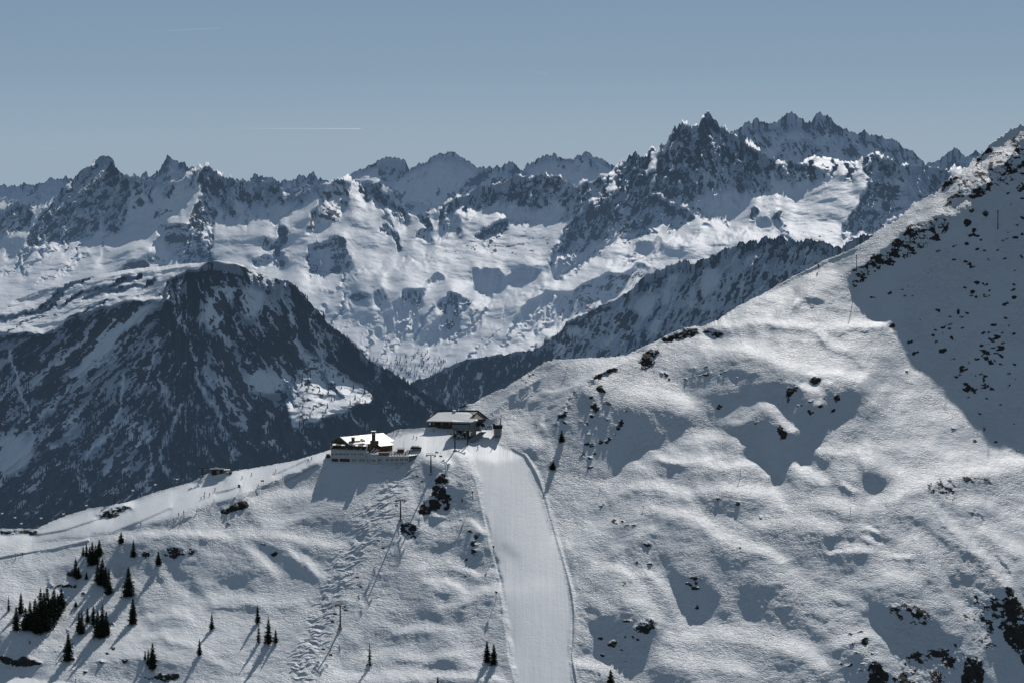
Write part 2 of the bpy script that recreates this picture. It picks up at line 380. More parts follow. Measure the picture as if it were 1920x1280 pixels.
# middle
P_((669,337,690,338,713,341,727,365,738,378,751,392,775,406,744,396,713,392,700,380,693,365,679,344), 2.5, **CLIFF)
P_((727,351,737,358,772,385,800,392,815,396,780,402,748,392,735,372), 3, **W(SHADE))
P_((840,379,855,370,875,362,902,351,940,342,971,334,1026,331,1047,334,1067,348,1067,370,1067,392,1055,385,1040,379,1022,389,1006,389,985,385,964,386,940,378,916,379,905,385,902,396,880,393,861,392,854,406,838,412,823,423,826,400), 3, **W(CLIFF, rock=.6))
T_((872,358, 905,345, 935,338, 965,332), 3.2, **W(LIT, t=18))
P_((905,397,925,382,964,388,1006,391,1022,391,1043,378,1060,388,1066,404,1040,402,1015,405,1000,418,964,415,935,403), 3, **W(SHADE, t=43))
P_((862,394,902,398,940,402,965,413,940,412,880,415,862,408), 4, **W(LIT, t=14))
P_((820,420,838,410,858,406,861,422,860,440,854,460,836,462,820,456), 2.5, **W(SHADE, t=46, rock=.2))
P_((845,440,860,425,875,445,870,460,850,462), 4, rock=.35, t=38)
P_((892,441,910,430,935,420,964,410,966,418,940,432,932,446,910,455,898,452), 3, **W(CLIFF, rock=.6))
P_((780,440,805,430,812,445,800,458,785,452), 3, t=42, rock=.35)
T_((715,428,730,440,750,462), 5, t=45, rock=.5)
P_((1067,348,1100,344,1136,344,1128,362,1100,385,1081,399,1074,406,1068,392), 3, t=46, rock=.4)
# central dark peak
P_((1181,289,1190,295,1205,300,1208,325,1208,344,1218,360,1222,372,1240,378,1272,384,1300,400,1303,412,1285,422,1262,428,1240,425,1222,424,1208,437,1184,441,1150,455,1116,475,1085,496,1047,523,1040,520,1040,475,1050,455,1057,441,1074,413,1100,393,1129,372,1155,352,1164,348,1152,335), 2.5, **W(CLIFF, rock=.66))
P_((1040,480,1060,478,1085,470,1115,455,1150,440,1184,430,1206,432,1150,458,1116,476,1085,497,1047,523,1040,520), 3, **W(SHADE, t=46))
T_((1158,352, 1140,368, 1120,388), 2.5, t=22, rock=0)
T_((1180,350, 1170,362), 3, t=22, rock=0)
P_((1215,385,1238,385,1262,395,1290,412,1270,420,1240,415,1215,410), 3, t=48, rock=.35)
# great pyramid peak
P_((1247,271,1255,255,1275,235,1295,241,1310,231,1328,213,1350,232,1374,255,1405,267,1420,280,1433,291,1445,300,1453,315,1451,330,1440,345,1421,354,1397,358,1385,368,1378,374,1350,395,1326,404,1310,392,1299,386,1285,385,1267,378,1240,372,1219,366,1211,350,1215,330,1231,311,1240,290), 2.5, **W(CLIFF, rock=.56))
P_((1299,382,1305,362,1325,350,1345,355,1378,352,1400,360,1382,388,1360,396,1330,404), 3, **W(SHADE, t=44))
P_((1209,303,1224,290,1243,282,1252,285,1236,297,1225,310,1212,318), 3, **W(LIT, t=24, rock=.1))
for q in [(1296,250,1290,290,1280,320), (1345,250,1340,290,1355,320), (1385,290,1380,330,1370,350), (1262,262,1258,285)]: T_(q, 4, t=43, rock=.05)
P_((1453,315,1475,315,1508,319,1525,330,1536,350,1512,360,1489,378,1473,374,1466,360,1461,346), 3, **W(SHADE, t=43))
P_((1470,300,1500,302,1510,320,1502,340,1478,345,1470,325), 3, t=48, rock=.4)
P_((1515,320,1535,315,1550,325,1545,345,1530,350,1518,340), 3, t=46, rock=.45)
P_((1530,298,1550,294,1580,298,1600,312,1596,322,1570,318,1545,322,1530,312), 3, **W(LIT, t=16))
P_((1641,289,1660,300,1690,315,1740,318,1778,323,1790,340,1758,358,1730,372,1706,386,1694,398,1675,402,1655,425,1635,441,1605,440,1580,433,1585,418,1595,402,1612,375,1627,354,1631,319), 3, **W(CLIFF, rock=.5))
P_((1690,318,1730,322,1760,335,1740,358,1712,378,1696,386,1685,360,1680,335), 3, t=44, rock=.14)
P_((1640,292,1628,318,1605,345,1575,370,1548,392,1540,408,1560,405,1590,385,1612,362,1626,345,1638,320), 3, **W(LIT, t=24, rock=.1))
P_((1405,392,1418,388,1426,396,1422,410,1410,408), 2, **W(CLIFF))
P_((1416,414,1445,412,1452,425,1440,434,1422,434), 3, **W(SHADE))
P_((1452,410,1468,400,1470,415,1458,428), 3, t=46, rock=.5)
P_((1300,425,1325,418,1350,425,1348,436,1318,434), 3, t=34, rock=.3)
for k in range(90):
    a = 20+k*19.5+9*math.sin(k*3.1); b0 = np.interp(a, B_TOP[0::2], B_TOP[1::2])+6; ln_ = 16+14*abs(math.sin(k*1.9))
    lean_ = .55*math.sin(a/170.0+1)
    T_((a, b0, a-lean_*ln_, b0+ln_), 2.2+1.2*abs(math.sin(k*2.7)), t=(33 if k % 3 == 0 else 54), rock=(.05 if k % 3 == 0 else .8), rough=1.2)
# slopes that run down to the valley
P_((878,509,900,505,923,506,940,520,960,508,978,502,1016,499,1009,513,985,528,950,545,923,556,905,552,892,547), 2.5, **W(SHADE, t=45))
P_((1200,448,1225,462,1215,485,1190,500,1196,470), 2.5, **W(SHADE, t=42))
P_((1228,432,1245,442,1238,470,1226,475,1220,455), 4, **W(SHADE, t=38))
P_((720,595,737,570,753,557,775,548,793,547,790,570,773,623,758,640,743,655,738,630), 3.5, **W(SHADE, t=43))
P_((755,548,775,545,793,549,785,575,765,585), 3, t=48, rock=.5)
P_((797,637,810,615,823,603,823,567,845,558,867,560,873,580,862,605,850,630,830,650,813,667,803,660), 3.5, **W(SHADE, t=44))
P_((825,565,845,552,868,558,872,570,862,590,845,618,832,620,840,590,828,585), 2.5, t=50, rock=.55)
P_((873,625,885,605,903,590,905,605,892,628,878,635), 4, **W(SHADE, t=38))
P_((670,603,680,595,697,590,695,605,683,615), 3, **W(SHADE, t=42))
P_((698,620,715,612,722,635,708,642), 4, **W(SHADE, t=40))
P_((655,560,672,540,690,550,690,570,672,575), 3, t=38, rock=.3)
P_((705,545,720,538,725,560,712,580,700,570), 3, t=44, rock=.3)
P_((790,530,815,515,835,518,825,530,805,538), 3, **W(SHADE, t=40))
P_((967,613,975,575,1000,562,1017,550,1040,546,1060,547,1080,552,1090,562,1085,585,1053,603,1030,615,1010,628,985,625), 5, **W(SHADE, t=38, rock=.1))
P_((1050,580,1060,555,1080,540,1100,530,1130,518,1160,510,1210,500,1245,495,1230,512,1200,532,1180,545,1150,562,1107,580,1070,598,1055,605), 4, **W(SHADE, t=42, rock=.28))
P_((930,645,950,630,975,635,970,650,945,660), 5, **W(SHADE, t=34))
for k in range(34):      # long gullies running down left on the apron
    x0 = 560+k*15; y0 = 560+30*math.sin(k*1.7)+(k % 5)*14
    T_((x0, y0, x0-16+8*math.sin(k), y0+34, x0-40, y0+70), 3.2, t=31+9*math.sin(k*2.3), rough=.4)
for (a, b) in [(600,540),(660,520),(740,500),(800,480),(860,470),(950,560),(880,580),(1140,500),(1350,450),(1250,460)]:
    T_((a, b, a+26, b-9, a+60, b-12), 4, t=8)
P_((850,432,900,455,960,430,1040,425,1050,450,1000,480,940,495,870,490,800,480,790,465), 8, rock=.22, t=16, rough=.8)
P_((700,680,760,650,830,640,870,650,850,690,790,705,730,705), 8, rock=.24, t=20, rough=.8)
P_((1420,420,1560,425,1600,440,1530,450,1440,445), 7, rock=.18, t=16)
# left bowl
P_((40,470,100,465,160,455,215,450,260,430,280,445,260,470,220,495,150,510,100,520,40,520,0,500,0,470), 8, t=13, rock=.03)
P_((180,470,210,462,225,470,205,490,185,488), 4, t=32)
P_((0,455,40,440,60,470,40,490,0,495), 5, t=34, rock=.15)
for q in [(45,515,70,495,95,470), (75,530,120,505,160,480), (0,520,30,500,60,480)]: T_(q, 5, t=30)
T_((381,392,366,440), 2.2, t=22, rock=0); T_((392,420,380,470), 2.2, t=24, rock=0); T_((352,445,330,490), 2.2, t=26, rock=0); T_((404,440,392,490), 2.4, t=24, rock=0)
LEANB = [-220,.7, 240,.5, 330,.5, 380,-.4, 520,.2, 700,-.5, 900,.3, 1100,.7, 1250,.5, 1330,-.1, 1450,-.5, 1640,.6, 1700,-.4, 2140,-.4]
for q in CLF: B.couloirs(q, LEANB, 260, .42)
B.integrate(960, 500, 9200)
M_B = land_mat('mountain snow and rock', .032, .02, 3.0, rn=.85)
build_land('mountain_range', B, B_TOP, [-220,640, 300,600, 540,600, 700,770, 800,770, 1000,720, 1200,600, 1400,540, 1700,500, 1800,480, 2140,480], 1500, 460, M_B,
           [-220,6, 120,6, 180,3, 260,6, 440,7, 520,6, 640,7, 760,4, 900,5, 1060,6, 1160,9, 1240,8, 1310,8, 1328,5, 1345,8, 1400,9, 1500,4, 1600,4, 1700,7, 2140,5],
           relief=[(620, 20, 'f'), (210, 8, 'f'), (70, 1.7, 'f'), (30, .8, 'f')], ribs=[(240, 60), (90, 46), (38, 22)], streak=(46, 5.0, .66), back=1400, crest_keep=5, seed=9,
           lean=[-220,.7, 240,.5, 380,-.4, 520,.2, 700,-.5, 900,.3, 1100,.7, 1250,.5, 1330,-.1, 1450,-.5, 1640,.6, 1700,-.4, 2140,-.4], wl=14)

# ================================================================== dark mountain on the left
M1_TOP = [-220,600, 0,571, 40,556, 70,545, 110,534, 150,525, 190,515, 223,509, 260,504, 300,500, 344,496, 380,493, 405,490, 430,491, 455,499, 470,511, 500,518, 520,522, 532,527,
 547,534, 560,545, 575,560, 590,577, 605,594, 620,611, 640,626, 660,648, 680,664, 700,680, 720,693, 740,702, 760,714, 775,724, 800,742, 830,760, 900,800]
M = Field(470, 1060, 47, rock=.68, rough=1.0, seed=6, warp=6)
P_ = M.poly; T_ = M.stroke
P_((-220,590,0,560,150,510,300,480,405,470,440,480,470,500,540,510,545,540,505,536,465,529,450,503,420,499,394,499,350,512,337,521,317,527,315,545,319,562,300,568,285,568,225,570,200,582,180,589,150,592,130,602,120,612,100,624,86,634,70,628,56,626,30,626,0,630,-220,650), 3, t=16, rock=.07, rough=.8)
for q in [(75,574,100,555,125,540,150,528,172,522), (118,572,150,550,190,540,230,525,260,518), (5,600,40,590,90,578,100,568), (160,560,200,545,240,540,290,532)]:
    T_(q, 5, t=42, rock=.45)
for q in [(0,625,60,600,110,590), (130,598,170,580,210,566), (250,560,290,548,310,556), (60,560,100,545)]: T_(q, 4, t=28, rock=.25)
P_((455,500,530,520,545,535,560,560,530,550,500,540,470,530), 3, t=24, rock=.35)
sn = W(SHADE, t=44, rock=.03, rough=.35)
T_((334,555,341,604,360,660,375,724,412,780,435,840), 4.5, **sn)
T_((521,536,530,560,544,589,552,620,562,649,574,682), 6, **sn)
P_((263,574,285,570,300,572,270,600,240,622,221,630,214,655,180,680,150,705,112,742,130,705,165,660,185,625,210,592,225,572), 3, **sn)
T_((152,705,175,688,200,676), 2.6, t=18, rock=0)
P_((405,540,450,532,448,555,436,575,424,604,410,615,397,630,383,620,375,604,382,566), 4, **W(sn, rock=.3))
P_((454,529,502,544,497,560,495,574,485,590,472,604,455,600,450,592), 4, **W(sn, rock=.22))
for q in [(232,705,225,761,202,817,161,855), (277,810,285,855,270,922), (337,761,319,817,300,855,322,904), (22,660,37,742,58,772), (270,700,300,740,320,715), (440,600,455,650,480,700),
          (300,640,285,690,262,740), (190,730,160,770,120,800), (60,740,90,720), (320,720,290,755), (350,660,345,705), (385,700,400,740), (120,820,160,770), (95,815,150,770)]:
    T_(q, 5, **W(sn, rock=.16))
P_((58,772,66,800,60,850,62,885,40,868,22,885,0,922,-220,1000,-220,830,0,830,25,815,40,790), 4, **W(sn, rock=.1))
P_((80,832,105,830,140,836,138,848,110,846,92,856), 4, **sn)
P_((135,880,150,868,160,900,172,930,150,926,131,925), 4, **sn)
T_((437,840,441,870,425,860), 8, **sn)
P_((465,700,480,690,540,703,540,725,530,745,500,745,470,738,460,720), 5, **W(sn, rock=.2))
P_((225,790,265,785,280,830,260,850,230,830,200,850), 5, **W(sn, rock=.25))
T_((555,815,575,805,590,800), 5, t=22, rock=.2)
T_((535,850,545,835,552,820), 4, t=24, rock=.2)
# wooded foot of the mountain
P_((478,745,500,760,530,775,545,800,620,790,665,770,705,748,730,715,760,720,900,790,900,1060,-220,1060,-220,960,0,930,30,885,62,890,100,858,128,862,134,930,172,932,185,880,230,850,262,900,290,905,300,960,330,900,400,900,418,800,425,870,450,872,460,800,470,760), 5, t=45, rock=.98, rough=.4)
P_((556,610,600,610,650,650,700,690,725,715,702,747,668,716,640,700,600,668,566,660), 5, t=36, rock=.8)
P_((580,655,600,668,640,700,668,716,702,747,668,764,625,778,600,786,575,791,562,802,545,796,538,778,546,740,556,700,566,670), 2.5, t=15, rock=.27, rough=1.2)
T_((588,666,615,688,645,712,690,745), 9, t=12, rock=.2)
for q in [(500,830,530,850), (40,900,60,920), (200,930,220,960,230,990), (262,905,265,960), (320,900,330,950), (440,870,460,900), (605,700,640,740)]: T_(q, 5, t=43, rock=.25)
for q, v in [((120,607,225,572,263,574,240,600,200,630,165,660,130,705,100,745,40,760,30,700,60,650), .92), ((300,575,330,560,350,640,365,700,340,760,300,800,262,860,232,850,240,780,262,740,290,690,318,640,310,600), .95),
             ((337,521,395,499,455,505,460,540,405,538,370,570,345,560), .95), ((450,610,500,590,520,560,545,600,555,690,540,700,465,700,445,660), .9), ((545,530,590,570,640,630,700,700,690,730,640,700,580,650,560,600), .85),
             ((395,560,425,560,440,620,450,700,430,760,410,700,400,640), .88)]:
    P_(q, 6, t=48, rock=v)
P_((-220,700,60,700,200,740,330,800,330,900,200,960,-220,1000), 30, rock=.85)
for q in [(22,660,37,742,58,772,56,830,30,870), (232,705,225,761,202,817,161,855), (277,810,285,855,270,922), (337,761,319,817,300,855,322,904), (300,700,315,740,318,770), (112,742,90,770,66,800)]: T_(q, 4.5, **W(sn, rock=.12))
P_((0,830,25,815,50,800,62,850,50,880,22,890,0,925), 4, **W(sn, rock=.1)); P_((140,880,152,872,172,928,150,926), 4, **sn)
LEANM = [-220,.9, 300,.8, 345,.1, 380,-.4, 500,-.5, 900,-.7]
M.couloirs((315,525,440,502,530,525,620,620,640,650,560,680,540,740,470,760,430,840,300,900,60,880,60,800,150,700,210,600,290,572), LEANM, 330, .05)
M.couloirs((0,640,150,600,210,600,150,720,60,860,0,860), LEANM, 380, .03)
M.integrate(400, 560, 5200)
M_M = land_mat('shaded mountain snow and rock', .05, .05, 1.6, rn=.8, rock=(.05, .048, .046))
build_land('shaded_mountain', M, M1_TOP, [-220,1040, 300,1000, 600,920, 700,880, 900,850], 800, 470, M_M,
           [-220,1, 300,1, 440,1.5, 520,4, 700,4, 900,4], xr=(-190, 890),
           relief=[(300, 8, 'f'), (90, 4.5, 'f'), (30, 1.6, 'f')], ribs=[(260, 60), (90, 34), (36, 15)], streak=(42, 6.5, .75), back=900, crest_keep=8, seed=12,
           lean=[-220,.9, 300,.8, 345,.1, 380,-.4, 500,-.5, 900,-.7])

# ================================================================== dark ridge on the right of the valley
M2_TOP = [560,860, 640,800, 700,762, 740,735, 773,716, 803,707, 820,698, 840,687, 873,675, 913,669, 940,665, 975,660, 1000,657, 1007,652, 1020,647, 1035,635, 1053,620, 1063,603, 1080,593, 1107,583, 1130,572,
 1150,565, 1180,547, 1211,517, 1240,505, 1265,497, 1279,489, 1290,490, 1302,497, 1318,489, 1340,478, 1358,469, 1380,460, 1397,457, 1412,455, 1429,447, 1440,450, 1465,445, 1480,450, 1492,457,
 1510,452, 1536,453, 1555,460, 1576,465, 1585,458, 1600,452, 1615,445, 1640,443, 1700,440, 2140,430]
M2 = Field(420, 960, 48, rock=.5, rough=1.0, seed=8, warp=5)
P_ = M2.poly; T_ = M2.stroke
sn = W(SHADE, t=45, rock=.12, rough=.4)
T_((1063,603,1090,590,1130,570,1165,555), 3.5, t=20, rock=.1)
T_((1012,652,1030,640,1050,624), 4, t=26, rock=.3)
for q in [(1060,618,1040,640,1050,655,1075,650,1090,625,1085,606), (1190,560,1215,545,1235,550,1225,590,1200,600,1185,585), (1250,520,1275,515,1270,545,1250,580,1235,570),
          (1320,505,1345,500,1350,530,1325,560,1310,540), (1120,645,1150,620,1165,618,1150,640,1125,658), (840,740,862,725,875,715,872,760,850,780,825,770), (925,690,940,685,935,705),
          (1225,600,1250,595,1240,630,1220,635), (1400,480,1420,475,1410,500,1395,510), (1290,570,1310,565,1300,590), (905,705,920,700,915,720,900,730)]:
    P_(q, 3, **sn)
for q in [(1250,535,1205,600,1195,640), (1385,470,1340,530,1320,560), (1440,465,1420,500), (800,720,770,745,755,760), (880,690,885,700), (1018,655,1022,668,1024,676), (1280,500,1265,540)]:
    T_(q, 3.5, **sn)
P_((560,860,760,725,830,700,873,680,1000,662,1010,680,1010,740,900,860,900,960,560,960), 5, t=45, rock=.92, rough=.4)
P_((840,735,858,722,876,712,873,755,850,775,830,770), 4, **W(sn, rock=.1))
for q in [(790,760,780,790,790,800), (900,700,905,720), (740,770,760,760), (935,700,960,695), (800,735,785,750)]: T_(q, 4, **W(sn, rock=.3))
M2.couloirs((1060,620,1180,555,1280,500,1400,462,1600,460,1600,500,1400,600,1200,680,1050,680), [560,.5, 1000,.6, 1300,.5, 1700,.3], 150, .16)
M2.couloirs((780,715,880,680,1000,665,1010,720,900,760,780,800), [560,.5, 1700,.3], 400, .0)
M2.integrate(1100, 600, 6000)
build_land('rocky_ridge', M2, M2_TOP, [560,960, 700,930, 900,860, 1100,760, 1400,640, 1700,520, 2140,500], 1000, 260, M_M,
           [560,4, 900,2, 1000,2, 1180,3, 1210,4, 1300,6, 1600,6, 2140,6], xr=(562, 2110),
           relief=[(300, 8, 'f'), (90, 4, 'f')], ribs=[(200, 60), (80, 34), (34, 14)], streak=(38, 5.5, .75), back=900, crest_keep=5, seed=15,
           lean=[560,.5, 1000,.6, 1300,.5, 1700,.3], wl=18)
# ================================================================== the near mountain
F_TOP = [-220,993, 0,991, 69,991, 90,980, 120,968, 148,959, 165,953, 206,948, 241,940, 292,922, 325,913, 357,904, 380,893, 392,887, 405,886, 426,885, 481,876, 550,864, 619,843, 650,836, 700,826,
 729,812, 744,805, 802,801, 830,797, 850,784, 862,762, 880,757, 890,755, 905,745, 920,737, 947,727, 960,718, 977,708, 992,698, 1007,688, 1020,680, 1040,675, 1093,672, 1140,670, 1158,669, 1173,666, 1186,660, 1200,653, 1216,646, 1233,639, 1247,630,
 1262,623, 1280,617, 1300,612, 1314,613, 1330,607, 1346,600, 1382,576, 1437,548, 1477,524, 1516,505, 1540,491, 1556,485, 1595,469, 1620,455, 1635,445, 1647,433, 1665,423, 1683,414, 1700,397, 1714,382, 1740,370, 1756,362, 1766,354,
 1772,343, 1778,335, 1790,332, 1805,320, 1817,311, 1825,302, 1833,295, 1842,290, 1850,280, 1857,273, 1870,262, 1880,255, 1892,246, 1904,239, 1920,233, 1990,205, 2140,190]
F = Field(150, 1460, 31.5, rock=0.0, rough=.6, seed=2, warp=3.5)
F.f['t'] += 9.5*fbm(F.X/125, F.Y/85, 3, 3)+6*fbm((F.X+F.Y*.6)/50, (F.Y-F.X*.25)/34, 3, 7)
F.poly((-220,1060,60,1060,200,1080,330,1110,470,1110,560,1090,620,1120,600,1290,400,1480,-220,1480), 22, t=18)
F.f['t'] += 3*fbm(F.X/40, F.Y/20, 2, 27)
P_ = F.poly; T_ = F.stroke
H = lambda t, **k: dict(t=t, **k)
# ridge crest zones and big masses
P_((1180,660,1320,600,1480,520,1640,440,1700,400,1760,420,1700,470,1640,510,1560,540,1450,600,1400,640,1330,650,1250,660,1190,690), 8, t=22)
P_((1320,640,1420,600,1520,580,1600,590,1660,620,1620,650,1660,700,1600,720,1500,700,1430,675,1360,680), 14, t=20)
# great shaded flank on the right
P_((1575,519,1605,500,1640,492,1675,470,1720,450,1783,418,1850,350,1900,315,2140,230,2140,830,1960,800,1920,788,1905,762,1890,765,1876,784,1855,765,1840,745,1825,715,1812,680,1783,648,1765,640,1747,637,1735,615,1715,594,1710,575,1708,565,1690,560,1680,572,1661,583,1640,570,1625,555,1600,540), 8, t=44, rough=.45)
P_((1800,320,1860,275,1920,235,2140,190,2140,270,1920,290,1870,330,1800,370,1720,430,1660,460,1600,490,1560,505,1556,490,1640,445,1700,400,1760,360), 5, t=28)
P_((1560,880,1700,780,1800,740,1880,800,2140,900,2140,1000,1800,880,1700,905,1620,930), 10, t=24)
T_((1700,905,1790,878,1920,850,2100,840), 14, t=14)
T_((1640,760,1760,850,1920,870), 18, t=21)
# the shaded bowl right of the piste
# folds of the near slopes: bright rolled edges, each with the steeper drop under it
def ridge(t, w_, *pts, drop=True):
    if drop: T_([v+(w_*1.9 if i % 2 else -w_*.3) for i, v in enumerate(pts)], w_*1.9, t=34)
    T_(pts, w_*2.2, t=(t+24)/2)
    T_(pts, w_*1.1, t=t-1)
P_((1200,751,1253,751,1312,770,1301,815,1266,839,1250,847,1235,836,1200,834,1100,903,1047,880,1027,827,1050,770,1085,730,1140,735), 10, t=40, rough=.3)
P_((1040,787,1060,760,1090,735,1180,752,1230,790,1240,835,1205,834,1187,837,1175,852,1160,885,1140,903,1113,903,1080,893,1047,880,1037,853,1027,827), 4, t=47, rough=.3)
P_((1317,741,1386,746,1357,786,1351,807,1325,794), 8, t=39)
P_((1359,794,1400,790,1439,786,1470,797,1487,810,1487,852,1466,879,1452,911,1444,912,1436,892,1426,866,1394,860,1391,828,1365,818), 5, t=48, rough=.3)
P_((1444,725,1475,722,1503,725,1485,745,1471,762,1476,783,1513,762,1543,762,1540,799,1535,839,1519,873,1505,881,1490,852,1490,804,1466,762), 5, t=46, rough=.3)
P_((1545,733,1599,733,1614,741,1603,758,1590,773,1567,799,1545,794), 9, t=40)
P_((1593,780,1620,770,1622,799,1604,802), 8, t=39)
P_((1599,815,1612,812,1625,812,1636,839,1660,870,1692,903,1670,927,1640,940,1622,932,1612,900,1614,852), 4, t=54, rough=.2)
for q, wd, tv in [((1375,703,1412,705),9,38), ((1508,565,1537,568),7,38), ((1556,616,1577,629),7,36), ((1359,666,1386,666),5,34), ((1593,672,1614,693),9,33), ((1260,700,1320,700,1360,720),14,34),
                  ((1224,985,1270,975,1310,990,1300,1008),15,36), ((1040,925,1085,975),16,37), ((1171,940,1243,943),7,35), ((1361,958,1401,965),10,36), ((1319,872,1375,880),7,39), ((1381,899,1417,903),5,38),
                  ((1119,1017,1161,1011),7,39), ((1060,1047,1105,1057),12,38), ((1191,1083,1224,1090),8,36), ((1286,1260,1335,1247),8,35), ((1230,1040,1260,1065),12,36), ((1060,1090,1080,1110),9,37), ((1100,1140,1120,1150),9,38),
                  ((1670,968,1703,981),15,38), ((1736,981,1755,1008,1781,1031),9,41), ((1781,955,1808,985,1840,1017,1870,1050),7,35), ((1638,990,1644,992),5,42), ((1575,1070,1601,1070),9,37), ((1854,1037,1886,1070,1906,1096),6,39),
                  ((1713,1057,1739,1096),8,37), ((1516,1155,1545,1168),8,38), ((1480,1195,1506,1204),9,38), ((1555,1221,1571,1224),8,38), ((1558,1132,1591,1139),9,37), ((1798,1070,1814,1096),7,37), ((1480,985,1530,990),10,33), ((1880,900,1920,910),10,36),
                  ((1461,1020,1530,1040,1560,1060),14,33), ((1440,1000,1470,1030),9,34)]:
    T_(q, wd, t=tv)
P_((1322,1044,1350,1030,1384,1024,1434,1044,1428,1070,1417,1090,1368,1096,1335,1070), 14, t=38.5)
P_((1266,1070,1300,1070,1329,1073,1342,1122,1332,1155,1319,1172,1305,1180,1293,1178,1280,1168,1270,1149,1260,1109), 5, t=45, rough=.3)
P_((1342,1139,1355,1140,1372,1155,1350,1180), 7, t=39.5)
P_((1102,1165,1140,1158,1178,1155,1210,1160,1237,1175,1240,1208,1225,1230,1211,1247,1184,1273,1165,1262,1148,1254,1125,1240,1109,1221), 4, t=45, rough=.3)
P_((1161,1044,1204,1050,1184,1072), 8, t=38.5)
P_((1460,1136,1480,1132,1493,1142,1490,1160,1483,1178,1470,1188,1458,1180), 8, t=39)
ridge(12,6, 1359,611, 1412,605, 1452,592, 1479,576, 1490,560)
ridge(13,5, 1439,604, 1490,608, 1532,610, 1598,612, 1652,608)
ridge(12,5, 1535,618, 1553,640, 1585,653)
ridge(11,8, 1327,656, 1386,653, 1426,661, 1466,674, 1519,688, 1572,701, 1612,709)
ridge(18,9, 1180,730, 1200,725, 1240,727, 1274,741, 1288,751)
ridge(21,4.5, 1357,786, 1386,770, 1407,757, 1439,754, 1460,773, 1476,794, 1487,804)
ridge(15,3.5, 1370,791, 1391,791, 1407,770)
ridge(14,4, 1505,722, 1532,727, 1553,717)
ridge(20,3, 1540,725, 1540,757, drop=False)
ridge(20,7, 1261,844, 1298,823, 1338,812, 1370,820, 1391,828, drop=False)
ridge(14,5, 1235,860, 1280,866, 1320,863, 1359,850)
ridge(14,6, 1333,871, 1386,868, 1426,868, 1436,892)
ridge(19,6, 1529,839, 1572,850, 1612,844, 1625,858)
ridge(16,11, 1630,828, 1665,874, 1700,900, 1730,915, drop=False)
ridge(13,7, 1148,926, 1195,914, 1237,911, 1283,922, 1302,935)
ridge(14,8, 1075,1025, 1105,1000, 1138,981, 1194,962, 1235,954, 1270,955, 1319,972, 1345,1001)
ridge(14,7, 1345,1001, 1401,1017, 1444,1031, 1467,1047)
ridge(15,6, 1152,1024, 1184,998, 1224,988)
ridge(15,6, 1122,1063, 1145,1060, 1165,1063, 1181,1077)
ridge(15,5, 1217,1070, 1250,1103, 1263,1136, 1283,1172, 1309,1198, drop=False)
ridge(17,10, 1263,1195, 1335,1182, 1401,1188, 1480,1221)
ridge(17,10, 1250,1234, 1335,1237, 1401,1250)
ridge(13,6, 1076,1241, 1106,1247, 1138,1257, drop=False)
ridge(13,8, 1319,916, 1401,916, 1450,926, 1473,952)
ridge(17,7, 1181,1126, 1211,1129, 1237,1155)
ridge(9,4.5, 1736,922, 1765,958, 1788,988, 1831,1031, 1860,1057, 1890,1100)
ridge(15,5, 1719,1008, 1742,1047, 1765,1090, 1791,1129, 1814,1162)
ridge(14,6, 1844,991, 1873,1001, 1900,1024, 1940,1062)
ridge(11,4, 1558,1031, 1581,1027, 1617,1029, 1644,1034, 1670,1045, 1703,1045)
ridge(14,3, 1617,985, 1644,998, drop=False); ridge(14,3, 1624,1008, 1650,1024, drop=False)
ridge(19,12, 1653,1063, 1709,1080, drop=False)
ridge(14,10, 1644,942, 1663,932, 1690,912, 1739,896, 1821,876, 1919,860, 2100,830)
ridge(15,8, 1496,880, 1545,903); ridge(12,6, 1460,935, 1480,955)
ridge(12,3.5, 1581,909, 1601,919, drop=False); T_((1581,919, 1590,925), 4, t=45)
ridge(17,5, 1568,1208, 1605,1195, 1637,1185, 1670,1208)
ridge(16,9, 1460,1208, 1509,1221, 1542,1247)
ridge(16,8, 1500,945, 1560,940, 1600,950); ridge(17,8, 1420,975, 1500,968, 1560,985); ridge(18,9, 1190,960, 1150,975)

P_((1621,1118,1670,1130,1740,1143,1765,1175,1783,1208,1740,1220,1675,1208,1655,1190,1650,1172,1632,1155), 4, t=45, rough=.3)
P_((1675,1208,1790,1200,1830,1240,1810,1290,1760,1300,1680,1300), 8, t=37)
# left half
P_((-220,993,69,993,150,960,300,922,430,884,620,842,760,812,860,800,930,800,930,842,880,850,840,868,800,862,790,846,700,872,612,866,595,868,560,884,510,902,470,922,430,935,380,950,300,975,210,1000,100,1010,-220,1050), 4, t=9, rough=.06, sm=.9)
P_((594,868,560,884,510,905,470,924,445,936,448,941,480,930,530,912,570,893,605,872), 1.5, t=54, rough=.2)
P_((430,938,470,930,530,912,560,905,545,920,520,935,480,948,455,955), 8, t=39, rough=.2)
P_((600,872,640,880,725,884,722,905,722,930,708,960,690,985,668,978,642,966,640,940,636,919,615,912,604,900), 6, t=30, rough=.2)
P_((379,1070,420,1066,459,1065,480,1089,470,1105,440,1118,411,1119,390,1097), 12, t=39.5)
P_((565,985,610,975,656,972,656,993,634,1009,592,1004), 9, t=39.5)
for q, wd, tv in [((318,1068,353,1089,363,1110,390,1123),12,38), ((262,1052,300,1089),14,39), ((379,1017,432,1033,459,1052),12,35), ((512,1033,560,1068,590,1090),9,40), ((565,1038,645,1060),12,40), ((260,1142,286,1142),8,36), ((240,1100,262,1130),10,36)]:
    T_(q, wd, t=tv)
ridge(11,5, 247,1001, 326,996, 406,1001, 446,1009, 464,1022)
ridge(21,4, 464,1022, 480,1038, 502,1060, 515,1078, drop=False)
ridge(21,4, 502,1012, 533,1022, 560,1044, 592,1068, 619,1083, drop=False)
ridge(13,6, 451,1004, 499,996, 552,969, 587,948)
ridge(14,5, 499,998, 552,1006, 605,1017, 640,1018)
